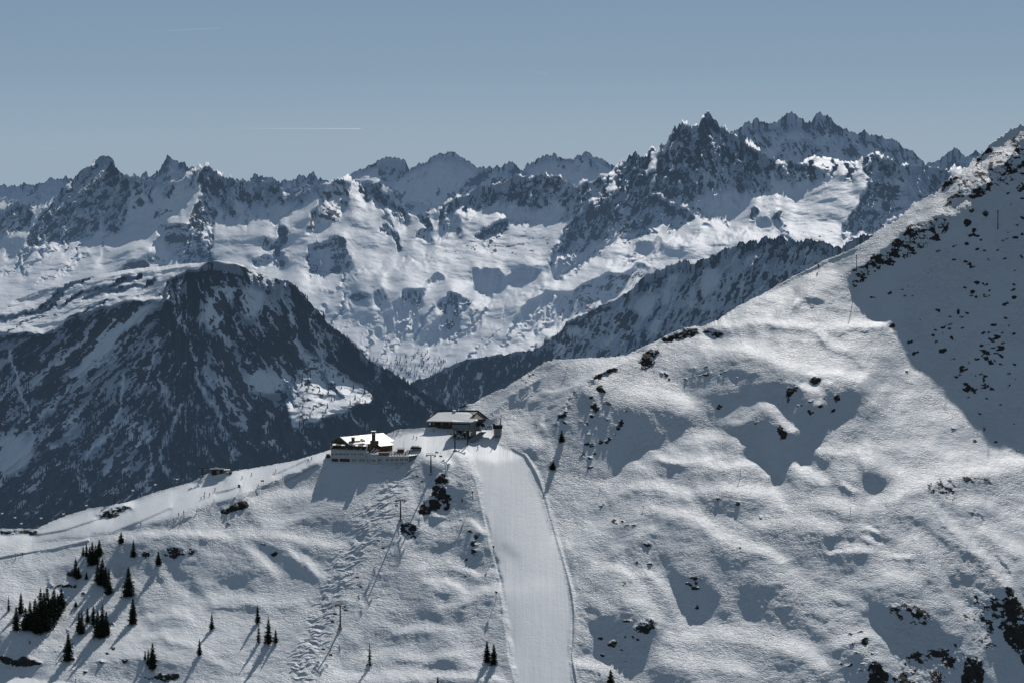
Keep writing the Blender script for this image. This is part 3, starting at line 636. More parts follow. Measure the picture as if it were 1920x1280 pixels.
ridge(15,7, 286,1153, 321,1142, 353,1153); ridge(14,5, 273,1190, 308,1184, 326,1200, 361,1206); ridge(17,8, 385,1224, 419,1235)
ridge(16,7, 400,1128, 450,1124, 500,1130, 560,1122); ridge(12,8, 0,1040, 80,1020, 160,1005, 250,998, drop=False); ridge(17,10, 60,1060, 130,1040, 180,1025); ridge(16,8, 470,940, 540,925, 610,920)

P_((150,1255,200,1240,260,1232,330,1240,400,1255,380,1275,280,1280,200,1275), 6, t=36)
P_((-220,1180,60,1190,70,1200,40,1232,-220,1235), 6, t=36)
P_((-220,1268,0,1270,80,1274,180,1280,160,1290,-220,1285), 2, t=5, rough=.05, sm=1)
P_((-220,1245,50,1250,80,1256,40,1266,-220,1266), 8, t=39)
# middle: between lift and piste
P_((766,1136,785,1130,803,1142,800,1155,786,1166,772,1152), 8, t=39)
P_((850,1030,880,1040,910,1043,905,1058,886,1067,866,1055), 8, t=39)
P_((775,1075,805,1065,815,1085,790,1100,765,1090), 7, t=34)
P_((710,1150,745,1145,760,1165,730,1175), 7, t=36)
P_((720,1195,760,1185,770,1205,740,1215), 7, t=36)
P_((790,975,830,968,850,980,810,1000), 5, t=38)
for q, wd, tv in [((800,1090,840,1085,870,1110),7,14), ((740,1180,800,1170,860,1180),8,15), ((780,1060,840,1050,900,1075,940,1060),8,15), ((830,1140,890,1110,940,1090),9,15), ((640,1262,740,1265,840,1270,940,1272),12,12),
                  ((690,1225,740,1220,800,1235,860,1225),9,18), ((830,985,880,975,905,995),7,16), ((850,860,880,900,890,940),8,30), ((640,1120,700,1130,740,1120),8,24)]:
    T_(q, wd, t=tv)
# hump behind the lift station
P_((880,757,920,737,977,708,1020,680,1093,672,1173,666,1200,655,1190,672,1150,685,1100,700,1070,718,1040,725,985,738,960,760,930,780,900,790,870,775), 3, t=20, rough=.5)
P_((1000,700,1050,690,1110,688,1140,690,1100,702,1060,715,1010,722), 6, t=26)
P_((1000,695,1020,684,1060,678,1050,690,1010,705), 4, t=34)
T_((975,745,1020,733,1070,722,1110,702,1150,688), 5, t=12)
P_((940,790,985,765,1030,742,1075,728,1060,750,1040,780,1020,820,1010,840,985,838,955,825,930,812), 6, t=19, rough=.9)
for k in range(7): T_((925+k*9,775-k*3, 950+k*9,750-k*4, 975+k*7,728-k*3), 1.6, t=44)
for q in [(1012,800,1030,830,1040,865), (1040,742,1020,775,1008,805)]: T_(q, 6, t=33)
P_((1010,850,1025,838,1036,850,1040,880,1022,878,1010,868), 8, t=38)
# groomed run
PL = [870,838, 875,843, 879,847, 891,874, 902,912, 910,953, 917,985, 924,1019, 932,1049, 941,1081, 947,1125, 951,1167, 957,1205, 962,1242, 972,1280, 990,1350]
PR = [905,832, 932,834, 958,842, 982,854, 999,881, 1009,903, 1017,926, 1026,957, 1034,988, 1043,1018, 1051,1046, 1061,1082, 1068,1115, 1072,1149, 1071,1190, 1068,1228, 1077,1280, 1085,1350]
rn = PL + [v for i in range(len(PR)-2, -1, -2) for v in (PR[i], PR[i+1])]
P_(rn, 2.2, t=23, rough=.10, sm=1, p=0)
T_((950,1025,965,1040), 12, t=27); T_((970,1105,1020,1095), 18, t=21)
P_((870,838,905,828,960,840,985,856,930,866,884,862), 4, t=15)
T_([v+(7 if i % 2 == 0 else 0) for i, v in enumerate(PR[4:])], 2.6, crisp=True, t=14, sm=.4)
T_([v+(1.5 if i % 2 == 0 else 0) for i, v in enumerate(PR[4:])], 1.6, crisp=True, t=52, sm=.4)
T_([v-(5 if i % 2 == 0 else 0) for i, v in enumerate(PL[4:])], 2.2, crisp=True, t=14, sm=.4)
# moguls under the chairlift
T_((760,875,745,900,715,945,690,985,668,1018,640,1070,612,1130,590,1185,568,1235,556,1290), 24, aux=1.0, t=25)
# bare rock
RK = dict(t=50, rock=1.05, rough=.8)
R2 = dict(t=48, rock=.85, rough=.8)
ROCKS = [(177,967,195,958,206,953,225,951,240,950,246,955,232,960,227,963,216,968,192,967), (405,962,420,953,433,950,448,940,462,932,468,939,458,952,447,959,436,958,426,962), (424,982,428,976,434,976,432,982,427,985),
 (-220,992,70,993,75,997,60,1000,40,998,0,999,-220,1000), (266,1034,278,1035,277,1044,270,1042), (316,1029,330,1028,346,1032,345,1042,335,1042,328,1049,316,1043), (356,1031,369,1032,367,1041,358,1041), (305,1038,312,1036,312,1042),
 (488,1016,498,1017,497,1019,489,1018), (503,1039,512,1034,522,1034,522,1037,510,1041), (422,1092,428,1090,428,1095), (127,1074,140,1068,155,1083,150,1087,130,1082), (105,1096,122,1092,145,1091,145,1097,108,1100),
 (92,1080,97,1092,104,1100,100,1100,90,1088), (0,1230,14,1232,23,1236,35,1229,45,1228,59,1231,77,1242,73,1247,54,1249,26,1249,12,1247,0,1243,-220,1240,-220,1228), (254,1259,275,1266,292,1266,302,1263,320,1266,339,1266,330,1271,309,1277,289,1275,270,1270),
 (232,1236,238,1238,240,1245,234,1244), (212,1240,222,1239,222,1241),
 (785,955,795,945,805,940,810,925,812,912,818,895,826,888,834,888,840,905,838,918,845,930,842,945,838,958,828,952,822,960,808,970,795,966,786,962), (749,984,758,976,772,980,783,988,775,996,781,1010,766,1008,752,1003),
 (891,1004,898,1003,896,1009,891,1009), (884,1016,893,1013,891,1022,885,1021), (879,1034,890,1027,900,1036,894,1046,884,1041), (868,1076,874,1076,872,1080), (878,1070,886,1070,884,1073), (862,936,868,936,868,941,862,941), (730,1000,735,1000,734,1006),
 (1240,643,1243,636,1258,628,1280,618,1307,614,1313,622,1293,630,1273,637,1258,642), (1197,677,1207,662,1217,653,1233,652,1235,660,1224,678,1213,693,1202,697,1204,686), (1100,713,1113,705,1132,697,1153,692,1155,697,1140,704,1127,708,1107,720),
 (1117,727,1125,722,1133,723,1138,733,1127,735), (1047,780,1052,768,1057,760,1068,748,1076,735,1081,733,1077,744,1070,757,1062,772,1058,782,1050,785), (1037,795,1045,788,1048,794,1040,797), (1052,790,1062,790,1066,796,1058,795),
 (1107,762,1116,758,1123,760,1125,773,1118,772), (1100,742,1108,740,1110,746,1103,747), (1160,787,1167,783,1168,793,1163,800,1157,805,1154,798), (1170,770,1176,768,1177,775,1172,775), (1095,837,1104,832,1110,830,1108,838,1100,841),
 (1120,828,1127,825,1128,830,1122,832), (1132,827,1138,820,1143,818,1150,820,1145,825,1137,828), (1030,865,1036,860,1042,868,1038,878,1031,876), (1085,790,1092,790,1092,795), (1088,852,1092,852,1092,857,1088,857), (1069,853,1074,853,1073,857), (1098,857,1108,860,1102,864),
 (1342,762,1350,758,1357,758,1360,763,1347,767), (1458,803,1463,799,1470,800,1478,810,1476,818,1473,823,1463,827,1457,817), (1477,730,1485,726,1500,721,1496,729,1487,736,1484,750,1478,752), (1517,713,1522,706,1530,704,1540,709,1533,715,1528,722,1519,720),
 (1560,749,1566,742,1571,741,1572,747,1566,755), (1536,760,1544,757,1542,764,1536,765), (1515,770,1521,768,1521,775,1516,775), (1390,748,1398,747,1398,751), (1665,606,1674,603,1677,612,1669,613), (1520,575,1526,573,1530,578,1522,579),
 (1654,483,1660,476,1675,461,1690,452,1697,450,1693,468,1684,480,1670,488,1657,488), (1686,440,1698,428,1711,422,1711,434,1705,446,1697,450), (1711,447,1722,437,1729,429,1740,418,1751,414,1765,422,1764,437,1758,448,1750,450,1743,445,1735,452,1726,456),
 (1600,505,1614,497,1628,486,1640,478,1643,483,1632,493,1618,501,1604,509), (1612,519,1622,510,1635,499,1640,496,1636,507,1625,516), (1598,533,1604,529,1609,529,1608,535,1600,536), (1572,517,1582,516,1580,521),
 (1853,326,1868,318,1884,311,1896,296,1900,287,1904,267,1912,262,1925,256,1980,235,1980,330,1935,318,1915,316,1900,324,1890,336,1880,342,1861,338), (1821,370,1833,358,1845,350,1849,358,1840,370,1826,374), (1908,338,1916,334,1930,336,1925,358,1910,356),
 (1762,356,1770,345,1778,338,1790,333,1796,336,1786,345,1775,355,1768,360), (1830,298,1840,289,1850,280,1858,273,1862,277,1852,288,1843,297,1836,303), (1805,417,1812,414,1821,417,1818,424,1808,424), (1815,440,1822,436,1828,440,1824,446,1816,445),
 (1840,398,1850,394,1856,402,1846,408), (1836,448,1846,446,1842,452), (1885,360,1895,358,1893,364), (1780,380,1792,372,1800,378,1790,388),
 (1862,1143,1872,1132,1880,1125,1885,1108,1891,1100,1898,1112,1912,1129,1925,1150,1960,1165,1960,1270,1920,1240,1900,1218,1891,1205,1880,1190,1873,1172,1866,1158), (1812,1232,1825,1228,1833,1233,1842,1245,1844,1260,1840,1300,1802,1300,1806,1260),
 (1625,1250,1636,1243,1647,1244,1660,1252,1668,1262,1668,1300,1625,1300), (1614,1205,1620,1196,1626,1194,1627,1206,1618,1210), (1302,1137,1308,1134,1312,1137,1309,1147,1304,1146), (1300,1152,1304,1152,1303,1157),
 (1188,1174,1196,1168,1205,1163,1215,1158,1228,1160,1226,1178,1215,1184,1195,1186), (1142,1206,1150,1200,1155,1202,1152,1210,1145,1211), (1168,1196,1172,1190,1177,1193,1174,1202), (1183,1190,1189,1188,1190,1196,1186,1198), (1167,1210,1171,1208,1171,1214),
 (1207,1016,1216,1014,1222,1020,1212,1022), (1188,1052,1196,1050,1197,1056), (1168,1092,1174,1090,1173,1100), (1158,1102,1165,1102,1163,1107), (1313,1084,1318,1082,1317,1088),
 (857,762,859,757,861,754,867,752,875,757,870,761,863,764), (1117,1257,1124,1262,1130,1272,1124,1268)]
for q in ROCKS: P_(q, 2.0, **RK)
P_((1317,615,1330,616,1345,622,1357,627,1350,631,1340,632,1328,628,1320,622), 2, **R2)
P_((796,948,804,942,806,950,800,955), 1.2, rock=0.0); P_((806,972,812,955,824,958,835,960,828,972), 3, rock=0, t=16)
for q in [(1733,906,1742,903,1755,905,1765,897,1778,896,1790,905,1792,925,1785,940,1765,930,1750,925,1735,918), (1801,894,1820,890,1850,890,1858,905,1830,903,1805,905), (1812,957,1830,960,1845,966,1857,978,1840,980,1820,968)]:
    P_(q, 3, rock=.52)
P_((1657,1136,1690,1128,1720,1132,1747,1160,1735,1175,1700,1165,1670,1150), 4, rock=.5)
P_((1675,1220,1740,1215,1790,1205,1815,1230,1800,1270,1760,1300,1680,1300), 8, rock=.42)
P_((1800,1130,1850,1100,1880,1130,1870,1200,1850,1230,1820,1200), 10, rock=.4)
P_((1596,512,1640,482,1680,450,1715,425,1760,404,1780,420,1765,450,1740,462,1700,486,1660,500,1620,530,1600,530), 4, rock=.5, t=46, rough=1.2)
P_((1790,345,1830,310,1870,280,1920,250,1960,250,1960,340,1900,345,1850,360,1820,380,1790,400,1760,420), 6, rock=.42, rough=1.2)
for q in [(1080,735,1050,775,1042,800), (1240,640,1205,690), (1155,695,1105,715), (1007,688,990,700,980,712), (1000,702,985,716)]: T_(q, 3, rock=.5)
for (cx, cy, sx, sy, n) in [(1825,548,16,14,14), (1862,650,15,20,40), (1832,722,16,14,22), (1770,608,24,12,16), (1800,690,14,14,10), (1730,650,40,20,10), (1880,430,30,30,12), (1690,540,30,20,8), (1860,800,40,30,12), (1780,470,40,30,14),
                            (1100,800,45,35,12), (1320,700,40,8,14), (1610,1230,16,30,12), (1300,1090,10,8,8), (1170,1000,40,30,8), (180,1240,60,20,8), (140,1200,60,40,10), (1390,960,50,25,6), (1880,560,30,60,18), (860,980,30,30,5), (1500,760,40,14,8), (1900,700,20,50,10), (1155,1215,25,25,8)]:
    for k in range(n):
        x, y = cx+rng.gauss(0, sx), cy+rng.gauss(0, sy); r = rng.uniform(.9, 2.6)
        T_((x-r*1.5, y+rng.uniform(-1.5, 1.5), x, y, x+r*1.2, y+rng.uniform(-1, 1)), rng.uniform(1.3, 2.6), rock=rng.uniform(.7, 1.1))
for q in [(206,999,233,989,261,978,290,965,320,952), (316,990,340,979,361,969), (514,889,545,876,577,861), (405,924,430,918,449,911), (60,1004,120,994,206,965), (0,1047,60,1036,130,1022,165,1012)]:
    F.stroke(q, 1.7, crisp=True, t=46, sm=.5)
P_((376,899,384,893,398,888,414,889,423,893,420,898,408,901,390,903), 2, t=44, sm=.2, rough=.8)
P_((352,905,368,901,384,904,372,908), 2, t=38)
F.f['t'] += (1-F.f['sm'])*2.2*fbm(F.X/22, F.Y/17, 3, 77)
F.f['aux'] *= .55+.45*sstep(-.3, .3, fbm(F.X/26, F.Y/30, 2, 31))
F.integrate(700, 872, 1300)
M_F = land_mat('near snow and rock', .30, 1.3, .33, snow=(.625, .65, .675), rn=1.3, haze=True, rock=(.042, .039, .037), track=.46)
def near_extra(X, Y, P, f):
    wx, wy, wz = P[..., 0], P[..., 1], P[..., 2]
    m = 1.35*f['aux']*np.clip(ridged((wy-.55*wx)/4.6+.6*fbm(wx/7, wy/9, 2, 4), (wx+.5*wy)/11.0, 2, 61), -.8, 1.4)
    # rock stands proud of the snow
    r = 1.3*np.minimum(f['rock'], 1)*(.6+fbm(wx/3.5, wz/3.5, 3, 71))
    return -m-r
build_land('near_mountain', F, F_TOP, [-220,1420, 2140,1420], 1750, 1150, M_F,
           [-220,1, 300,1.0, 620,.6, 860,.6, 1000,2, 1200,1.6, 1500,1.4, 1600,1.6, 1680,3.5, 1760,4.5, 1920,4, 2140,4], xr=(-150, 2070),
           relief=[(95, 2.2, 'f'), (34, .45, 'f'), (13, .13, 'f'), (5.5, .11, 'f')], ribs=[(26, 1.0)], lean=-.2, streak=(9, 1.2, .85), back=600, crest_keep=10, seed=19, extra=near_extra, wl=10)
# ================================================================== objects: helpers
class MB:
    """Collects faces for one mesh."""
    def __init__(s): s.v = []; s.f = []
    def add(s, vs, fs):
        n = len(s.v); s.v += [tuple(v) for v in vs]; s.f += [tuple(n+i for i in f) for f in fs]; return s
    def box(s, c, d, rz=0.0):
        cx, cy, cz = c; a, b, h = d[0]/2, d[1]/2, d[2]/2; cs, sn = math.cos(rz), math.sin(rz)
        vs = [(cx+x*cs-y*sn, cy+x*sn+y*cs, cz+z) for z in (-h, h) for x, y in ((-a, -b), (a, -b), (a, b), (-a, b))]
        return s.add(vs, [(0,3,2,1), (4,5,6,7), (0,1,5,4), (1,2,6,5), (2,3,7,6), (3,0,4,7)])
    def tube(s, p, q, r0, r1=None, n=8):
        p, q = Vector(p), Vector(q); r1 = r0 if r1 is None else r1
        d = (q-p).normalized(); a = d.orthogonal().normalized(); b = d.cross(a)
        vs = [o+(a*math.cos(2*math.pi*k/n)+b*math.sin(2*math.pi*k/n))*r for o, r in ((p, r0), (q, r1)) for k in range(n)]
        fs = [(k, (k+1) % n, n+(k+1) % n, n+k) for k in range(n)] + [tuple(range(n))[::-1], tuple(range(n, 2*n))]
        return s.add(vs, fs)
    def quad(s, *p): return s.add(p, [tuple(range(len(p)))])
    def slab(s, pts, t):
        """Polygon in space given a thickness downwards."""
        n = len(pts); lo = [(p[0], p[1], p[2]-t) for p in pts]
        return s.add([tuple(p) for p in pts]+lo, [tuple(range(n)), tuple(range(n, 2*n))[::-1]]+[(k, n+k, n+(k+1) % n, (k+1) % n) for k in range(n)])
    def wall(s, ring, z0, z1):
        """Closed block standing on a ring of (x, y)."""
        n = len(ring); return s.add([(x, y, z0) for x, y in ring]+[(x, y, z1) for x, y in ring], [(k, (k+1) % n, n+(k+1) % n, n+k) for k in range(n)]+[tuple(range(n))[::-1], tuple(range(n, 2*n))])
    def build(s, name, mat, parent=None, loc=None, smooth=False):
        me = bpy.data.meshes.new(name); me.from_pydata(s.v, [], s.f); me.update()
        if smooth: me.polygons.foreach_set('use_smooth', [True]*len(me.polygons))
        me.materials.append(mat)
        o = bpy.data.objects.new(name, me); COL.objects.link(o)
        if parent: o.parent = parent
        if loc is not None: o.location = loc
        return o
def tag(o, label, cat, group=None):
    o['label'] = label; o['category'] = cat
    if group: o['group'] = group
    return o
def thing(name, label, cat, loc=(0, 0, 0), group=None, rz=0.0):
    o = bpy.data.objects.new(name, None); o.empty_display_size = .5; COL.objects.link(o); o.location = loc; o.rotation_euler = (0, 0, rz)
    return tag(o, label, cat, group)
def kids(o, base): return [c for c in base if c.parent == o]
def copy_tree(root, loc, rz=0.0, scale=1.0, label=None, group=None):
    every = list(COL.objects)
    def cp(o, parent):
        c = o.copy(); COL.objects.link(c)
        if parent: c.parent = parent
        for k in CH.get(o.name, ()): cp(k, c)
        return c
    if root.name not in REG:
        REG.add(root.name)
        for o in every:
            if o.parent: CH.setdefault(o.parent.name, []).append(o) if o not in CH.get(o.parent.name, []) else None
    r = cp(root, None); r.location = loc; r.rotation_euler = (0, 0, rz); r.scale = (scale,)*3 if np.isscalar(scale) else scale
    if label: r['label'] = label
    if group: r['group'] = group
    return r
REG = set(); CH = {}

def pmat(name, col, rough=.7, metal=0.0, var=.25, sc=1.0, spec=.3, bump=0.0):
    m, nt = new_mat(name)
    pos = N(nt, 'ShaderNodeTexCoord').outputs['Object']
    n = N(nt, 'ShaderNodeTexNoise', {'Vector': pos, 'Scale': sc, 'Detail': 5.0, 'Roughness': .65}).outputs[0]
    c = N(nt, 'ShaderNodeMixRGB', {0: n, 1: tuple(x*(1-var) for x in col)+(1,), 2: tuple(min(1, x*(1+var)) for x in col)+(1,)})
    ins = {'Base Color': c.outputs[0], 'Roughness': rough, 'Metallic': metal, 'Specular IOR Level': spec}
    if bump: ins['Normal'] = N(nt, 'ShaderNodeBump', {'Height': n, 'Distance': bump}).outputs[0]
    b = N(nt, 'ShaderNodeBsdfPrincipled', ins)
    finish(nt, b.outputs[0], False)
    return m
C_SNOW = pmat('roof snow', (.80, .82, .84), .6, var=.05, sc=.6, bump=.15)
C_ROOF = pmat('wind packed roof snow', (.56, .58, .59), .7, var=.10, sc=.25, bump=.1)  # greyer and rougher than the other roof snow
C_PLASTER = pmat('off white render', (.50, .50, .48), .85, var=.16, sc=.5)
C_CONC = pmat('grey concrete', (.24, .245, .25), .85, var=.25, sc=.7)
C_WOOD = pmat('weathered dark timber', (.085, .062, .045), .8, var=.5, sc=1.8)
C_GREYWOOD = pmat('grey board cladding', (.22, .19, .16), .8, var=.4, sc=1.2)
C_DARK = pmat('dark steel', (.035, .037, .04), .55, .4, var=.3)
C_STEEL = pmat('galvanised steel', (.16, .165, .17), .5, .6, var=.2)
C_GLASS = pmat('dark window glass', (.012, .016, .022), .08, 0.0, var=.2, spec=.8)
C_SHEET = pmat('bare metal roof sheet', (.15, .15, .147), .48, 1.0, var=.6, sc=.22)
C_STONE = pmat('chimney masonry', (.13, .10, .085), .85, var=.4, sc=2.5)
C_PANEL = pmat('grey metal cladding', (.20, .21, .225), .6, .1, var=.12, sc=.4)
C_NET = pmat('dark netting', (.03, .035, .045), .9, var=.3)
C_CANVAS = pmat('pale canvas', (.55, .54, .52), .9, var=.1)
C_RED = pmat('red cloth', (.35, .03, .025), .8)

# ================================================================== mountain restaurant
D0 = surf('near_mountain', 700, 873)[1]+9.0
def Q(px, py, d=0.0):
    D = D0+d; return ((px-960)/FPX*D, D, (HZ-py)/FPX*D)
def ZZ(py, d=0.0): return (HZ-py)/FPX*(D0+d)
def XX(px, d=0.0): return (px-960)/FPX*(D0+d)
rest = thing('mountain_restaurant', 'large off white mountain restaurant with a glaring sunlit roof, stone chimneys and a curved terrace', 'restaurant', (0, 0, 0))
zb = ZZ(880)-3
ze = ZZ(841.5)
wl = MB().wall([(XX(620.5, 4), D0+4), (XX(687, -2), D0-2), (XX(690, 18), D0+18), (XX(627, 26), D0+26)], zb, ze)
wl.build('wall', C_PLASTER, rest)
# stair tower and the terrace front
tw = MB().wall([(XX(687.3, -2.2), D0-2.2), (XX(697, -7), D0-7), (XX(709, -7), D0-7), (XX(709, 4), D0+4), (XX(690, 4), D0+4)], zb-4, ZZ(850.5, -7))
tw.build('stair_tower', C_PLASTER, rest)
tr = MB().wall([(XX(709.2, -6.6), D0-6.6), (XX(716.5, -6.9), D0-6.9), (XX(716.7, -7.4), D0-7.4), (XX(767, -6.5), D0-6.5), (XX(767, 6), D0+6), (XX(709.2, 6), D0+6)], zb-4, ZZ(855, -7))
tr.build('terrace_wall', C_PLASTER, rest)
arc = [(767.3, -6.3), (775, -4.5), (783, -.5), (790, 5), (795.5, 13), (797, 24)]
cw = MB().wall([(XX(a, d), D0+d) for a, d in arc]+[(XX(767.3, 24), D0+24)], zb-2, ZZ(854.5, -7))
cw.build('curved_wall', C_DARK, rest)
for (a, d), (b, e) in zip(arc[:-1], arc[1:]):
    for t in (.04, .36, .68):
        a1, d1, a2, d2 = a+(b-a)*(t), d+(e-d)*(t), a+(b-a)*(t+.26), d+(e-d)*(t+.26)
        m = MB(); z0, z1 = ZZ(866, -2), ZZ(856.4, -6)
        p = [(XX(a1, d1)+.02, D0+d1-.25, z0), (XX(a2, d2)+.02, D0+d2-.25, z0), (XX(a2, d2)+.02, D0+d2-.25, z1), (XX(a1, d1)+.02, D0+d1-.25, z1)]
        m.quad(*p); m.build('window', C_CONC, rest)
fl = MB().slab([(XX(709, 7), D0+7, ZZ(855, -7)+.25), (XX(709, -7.2), D0-7.2, ZZ(855, -7)+.25), (XX(767, -6.8), D0-6.8, ZZ(855, -7)+.25)]+[(XX(a, d-.4), D0+d-.4, ZZ(855, -7)+.25) for a, d in arc]+[(XX(744, 24), D0+24, ZZ(855, -7)+.25)], .2)
fl.build('terrace_floor', C_SNOW, rest)
zt = ZZ(855, -7)+.25
# railing: posts and rails
rl = MB(); pts = [(709.5, -7.0), (767, -6.6)]+arc[1:]
path = []
for (a, d), (b, e) in zip(pts[:-1], pts[1:]):
    n = max(2, int(abs(b-a)/3.2))
    for k in range(n): path.append((a+(b-a)*k/n, d+(e-d)*k/n))
path.append(pts[-1])
for a, d in path: rl.box((XX(a, d), D0+d, zt+.6), (.14, .14, 1.2))
for (a, d), (b, e) in zip(path[:-1], path[1:]):
    for h in (.7, 1.2): rl.tube((XX(a, d), D0+d, zt+h), (XX(b, e), D0+e, zt+h), .05, n=4)
rl.build('railing', C_STEEL, rest)
# windows of the long wing: two rows
def window(px, py, w_, h_, fx, par=rest, mat=C_GLASS):
    d = fx(px); z = ZZ(py, d)
    fr = MB().box((XX(px, d), D0+d-.03, z), (w_*.348, .14, h_*.348)).build('window', mat, par)
    return fr
fA = lambda px: 4-(px-620.5)/66.5*6.05
for x in [622.8, 624.8, 630, 632.2, 636, 638.3, 640.8, 645, 647.2, 651, 653.2, 659.5, 663.8, 667, 672.6, 675.8, 680]: window(x, 850.5, 1.3, 2.6, fA)
for x in [661.5, 665.8, 675.2, 678.6, 682.4]: window(x, 861.8, 1.5, 2.9, fA)
fB = lambda px: -2.2-(px-687.3)/9.7*4.8
for x in [690, 693.4]: window(x, 862.4, 1.6, 3.0, fB)
fC = lambda px: -7.0
for x in [699, 702.8]: window(x, 862.8, 1.7, 3.0, fC)
fD = lambda px: -7.4+(px-716.7)/50.3*.9 if px > 716.7 else -6.8
for x in [710.8, 714, 725, 727.8, 733.6, 736.6, 742.3, 745, 751.5, 754.4, 760.4, 763.4]: window(x, 861.3-.02*(x-725), 1.6, 2.8, fD)
for x, y in [(742.5, 868), (754.5, 868)]: window(x, y, 1.6, 2.4, fD, mat=C_WOOD)
for x0, x1 in [(622, 633.8), (637, 655.5)]:
    a, b = fA(x0), fA(x1); m = MB(); z0, z1 = ZZ(864.2, a), ZZ(858.8, a)
    m.add([(XX(x0, a), D0+a-.12, z0), (XX(x1, b), D0+b-.12, z0), (XX(x1, b), D0+b-.12, z1), (XX(x0, a), D0+a-.12, z1), (XX(x0, a), D0+a+.2, z0), (XX(x1, b), D0+b+.2, z0), (XX(x1, b), D0+b+.2, z1), (XX(x0, a), D0+a+.2, z1)],
          [(0, 1, 2, 3), (0, 4, 5, 1), (3, 2, 6, 7), (0, 3, 7, 4), (1, 5, 6, 2)]); m.build('garage_door', C_WOOD, rest)
# lower, steep roof with dormers
kz = ZZ(834.5, 2)
lo = MB().add([(XX(619, 3), D0+3, ze-.2), (XX(688, -3), D0-3, ze-.2), (XX(690, 9), D0+9, kz-.1), (XX(657, 1), D0+1.2, kz-.15), (XX(628, 8), D0+8, kz+.1), (XX(619, 27), D0+27, ze-.2), (XX(628, 22), D0+22, kz+.1)], [(0, 1, 2, 3, 4), (5, 0, 4, 6)])
lo.build('lower_roof', C_WOOD, rest)
for k, x in enumerate([627, 632.5, 638, 643.5, 658.5, 663, 670, 674.5, 681, 684.5]):
    d = fA(x)+.2
    if k in (1, 2, 0, 3): sz = (2.0, 3.4, 2.1)
    else: sz = (1.9, 3.4, 2.3)
    dm = MB().box((XX(x, d), D0+d+1.3, ze+1.0), sz).build('dormer', C_WOOD, rest)
    MB().slab([(XX(x, d)-1.25, D0+d-.75, ze+2.25), (XX(x, d)+1.25, D0+d-.75, ze+2.25), (XX(x, d)+1.25, D0+d+2.9, ze+2.7), (XX(x, d)-1.25, D0+d+2.9, ze+2.7)], .15).build('dormer_roof', C_WOOD if k % 3 else C_SNOW, dm)
    MB().box((XX(x, d), D0+d-.42, ze+1.0), (1.3, .08, 1.1)).build('dormer_window', C_GLASS, dm)
for x in (651.5, 665.5, 677.5, 687.5):
    d = fA(x)
    MB().slab([(XX(x-3, d), D0+d-.6, ze+.3), (XX(x, d), D0+d-.6, ze+.3), (XX(x+2.2, d+3), D0+d+3.0, ze+2.35), (XX(x+.5, d+3), D0+d+3.0, ze+2.35)], .1).build('snow_patch', C_SNOW, rest)
# upper metal roof, pitched towards the valley; its ridge recedes to the right
AL = math.radians(37); rv = Vector((math.cos(AL), math.sin(AL), 0)); av = Vector((-math.sin(AL), math.cos(AL), 0))
KA = Vector(Q(657, 834.5, 1)); rise = Vector((0, 0, 4.1))
R1 = KA+av*12.5+rise; Lr = 34.0
K2, R2_ = KA+rv*(Lr+1.0), R1+rv*Lr
up = MB().slab([tuple(p) for p in (KA, KA+rv*20-Vector((0, 0, .1)), KA+rv*20-av*5-Vector((0, 0, 1.7)), KA+rv*31-av*5-Vector((0, 0, 1.7)), KA+rv*31-Vector((0, 0, .1)), K2, R2_, R1)], .3)
up.build('roof', C_SHEET, rest)
bk_ = av*13-Vector((0, 0, 5.2))
MB().slab([tuple(p) for p in (R1+Vector((0, 0, .02)), R2_+Vector((0, 0, .02)), R2_+bk_, R1+bk_)], .3).build('rear_roof', C_SNOW, rest)
MB().quad(*[tuple(p) for p in (KA-Vector((0, 0, .4)), R1-Vector((0, 0, .4)), R1+bk_*.9, R1+bk_*.9-Vector((0, 0, 6)), KA-Vector((0, 0, 3)))]).build('gable', C_WOOD, rest)
MB().tube(R1, R1+bk_*.95, .28, n=4).build('bargeboard', C_DARK, rest)
for k, (f0, f1, g0, g1, m_) in enumerate([(.06, .5, .30, .42, C_GREYWOOD), (.54, .68, .3, .55, C_GREYWOOD), (.03, .55, .03, .2, C_SNOW)]):
    pp = lambda f, g: tuple(KA+rv*(Lr*f*.62)+(av*12.5+rise)*g+Vector((0, 0, .38)))
    MB().slab([pp(f0, g0), pp(f1, g0), pp(f1-.03, g1), pp(f0+.03, g1)], .3).build('roof_snow' if k == 2 else 'roof_vent', m_, rest)
MB().tube(tuple(KA+Vector((0,0,.1))), tuple(R1+Vector((0,0,.1))), .35, n=4).build('bargeboard', C_SNOW, rest)
# south block below the roof
MB().wall([tuple((KA+rv*a_+av*b_)[:2]) for a_, b_ in ((15, 1.2), (33, 1.2), (33, 11), (15, 11))], zt-4, kz-.3).build('dining_room', C_GREYWOOD, rest)
MB().wall([tuple((KA+rv*a_+av*b_)[:2]) for a_, b_ in ((20.5, -4), (30.5, -4), (30.5, 1.1), (20.5, 1.1))], zt-2, kz-1.9).build('bay', C_WOOD, rest)


# stair roofs, dark slanting volumes
for (a, b, c, e, d) in [(686.5, 852, 700, 835, -2.5), (692, 851.5, 706, 838, -4), (697, 851, 709, 842, -5)]:
    MB().slab([Q(a, b, d), Q(a+3.2, b, d), Q(c+4, e, d+5), Q(c, e, d+5)], .4).build('stair_roof', C_WOOD, rest)
for (a, b, c, e, d) in [(690.3, 851.7, 701.5, 839, -3.4), (695.3, 851.6, 706.5, 841, -4.6)]:
    MB().slab([Q(a, b, d), Q(a+1.5, b, d), Q(c+1.4, e, d+4), Q(c, e, d+4)], .3).build('stair_roof', C_SNOW, rest)
MB().box((XX(720, -3), D0-2.5, zt+.9), (7.2, 5, 1.8)).build('bar_counter', C_WOOD, rest)  # dark box standing in for the shaded recess beside the terrace
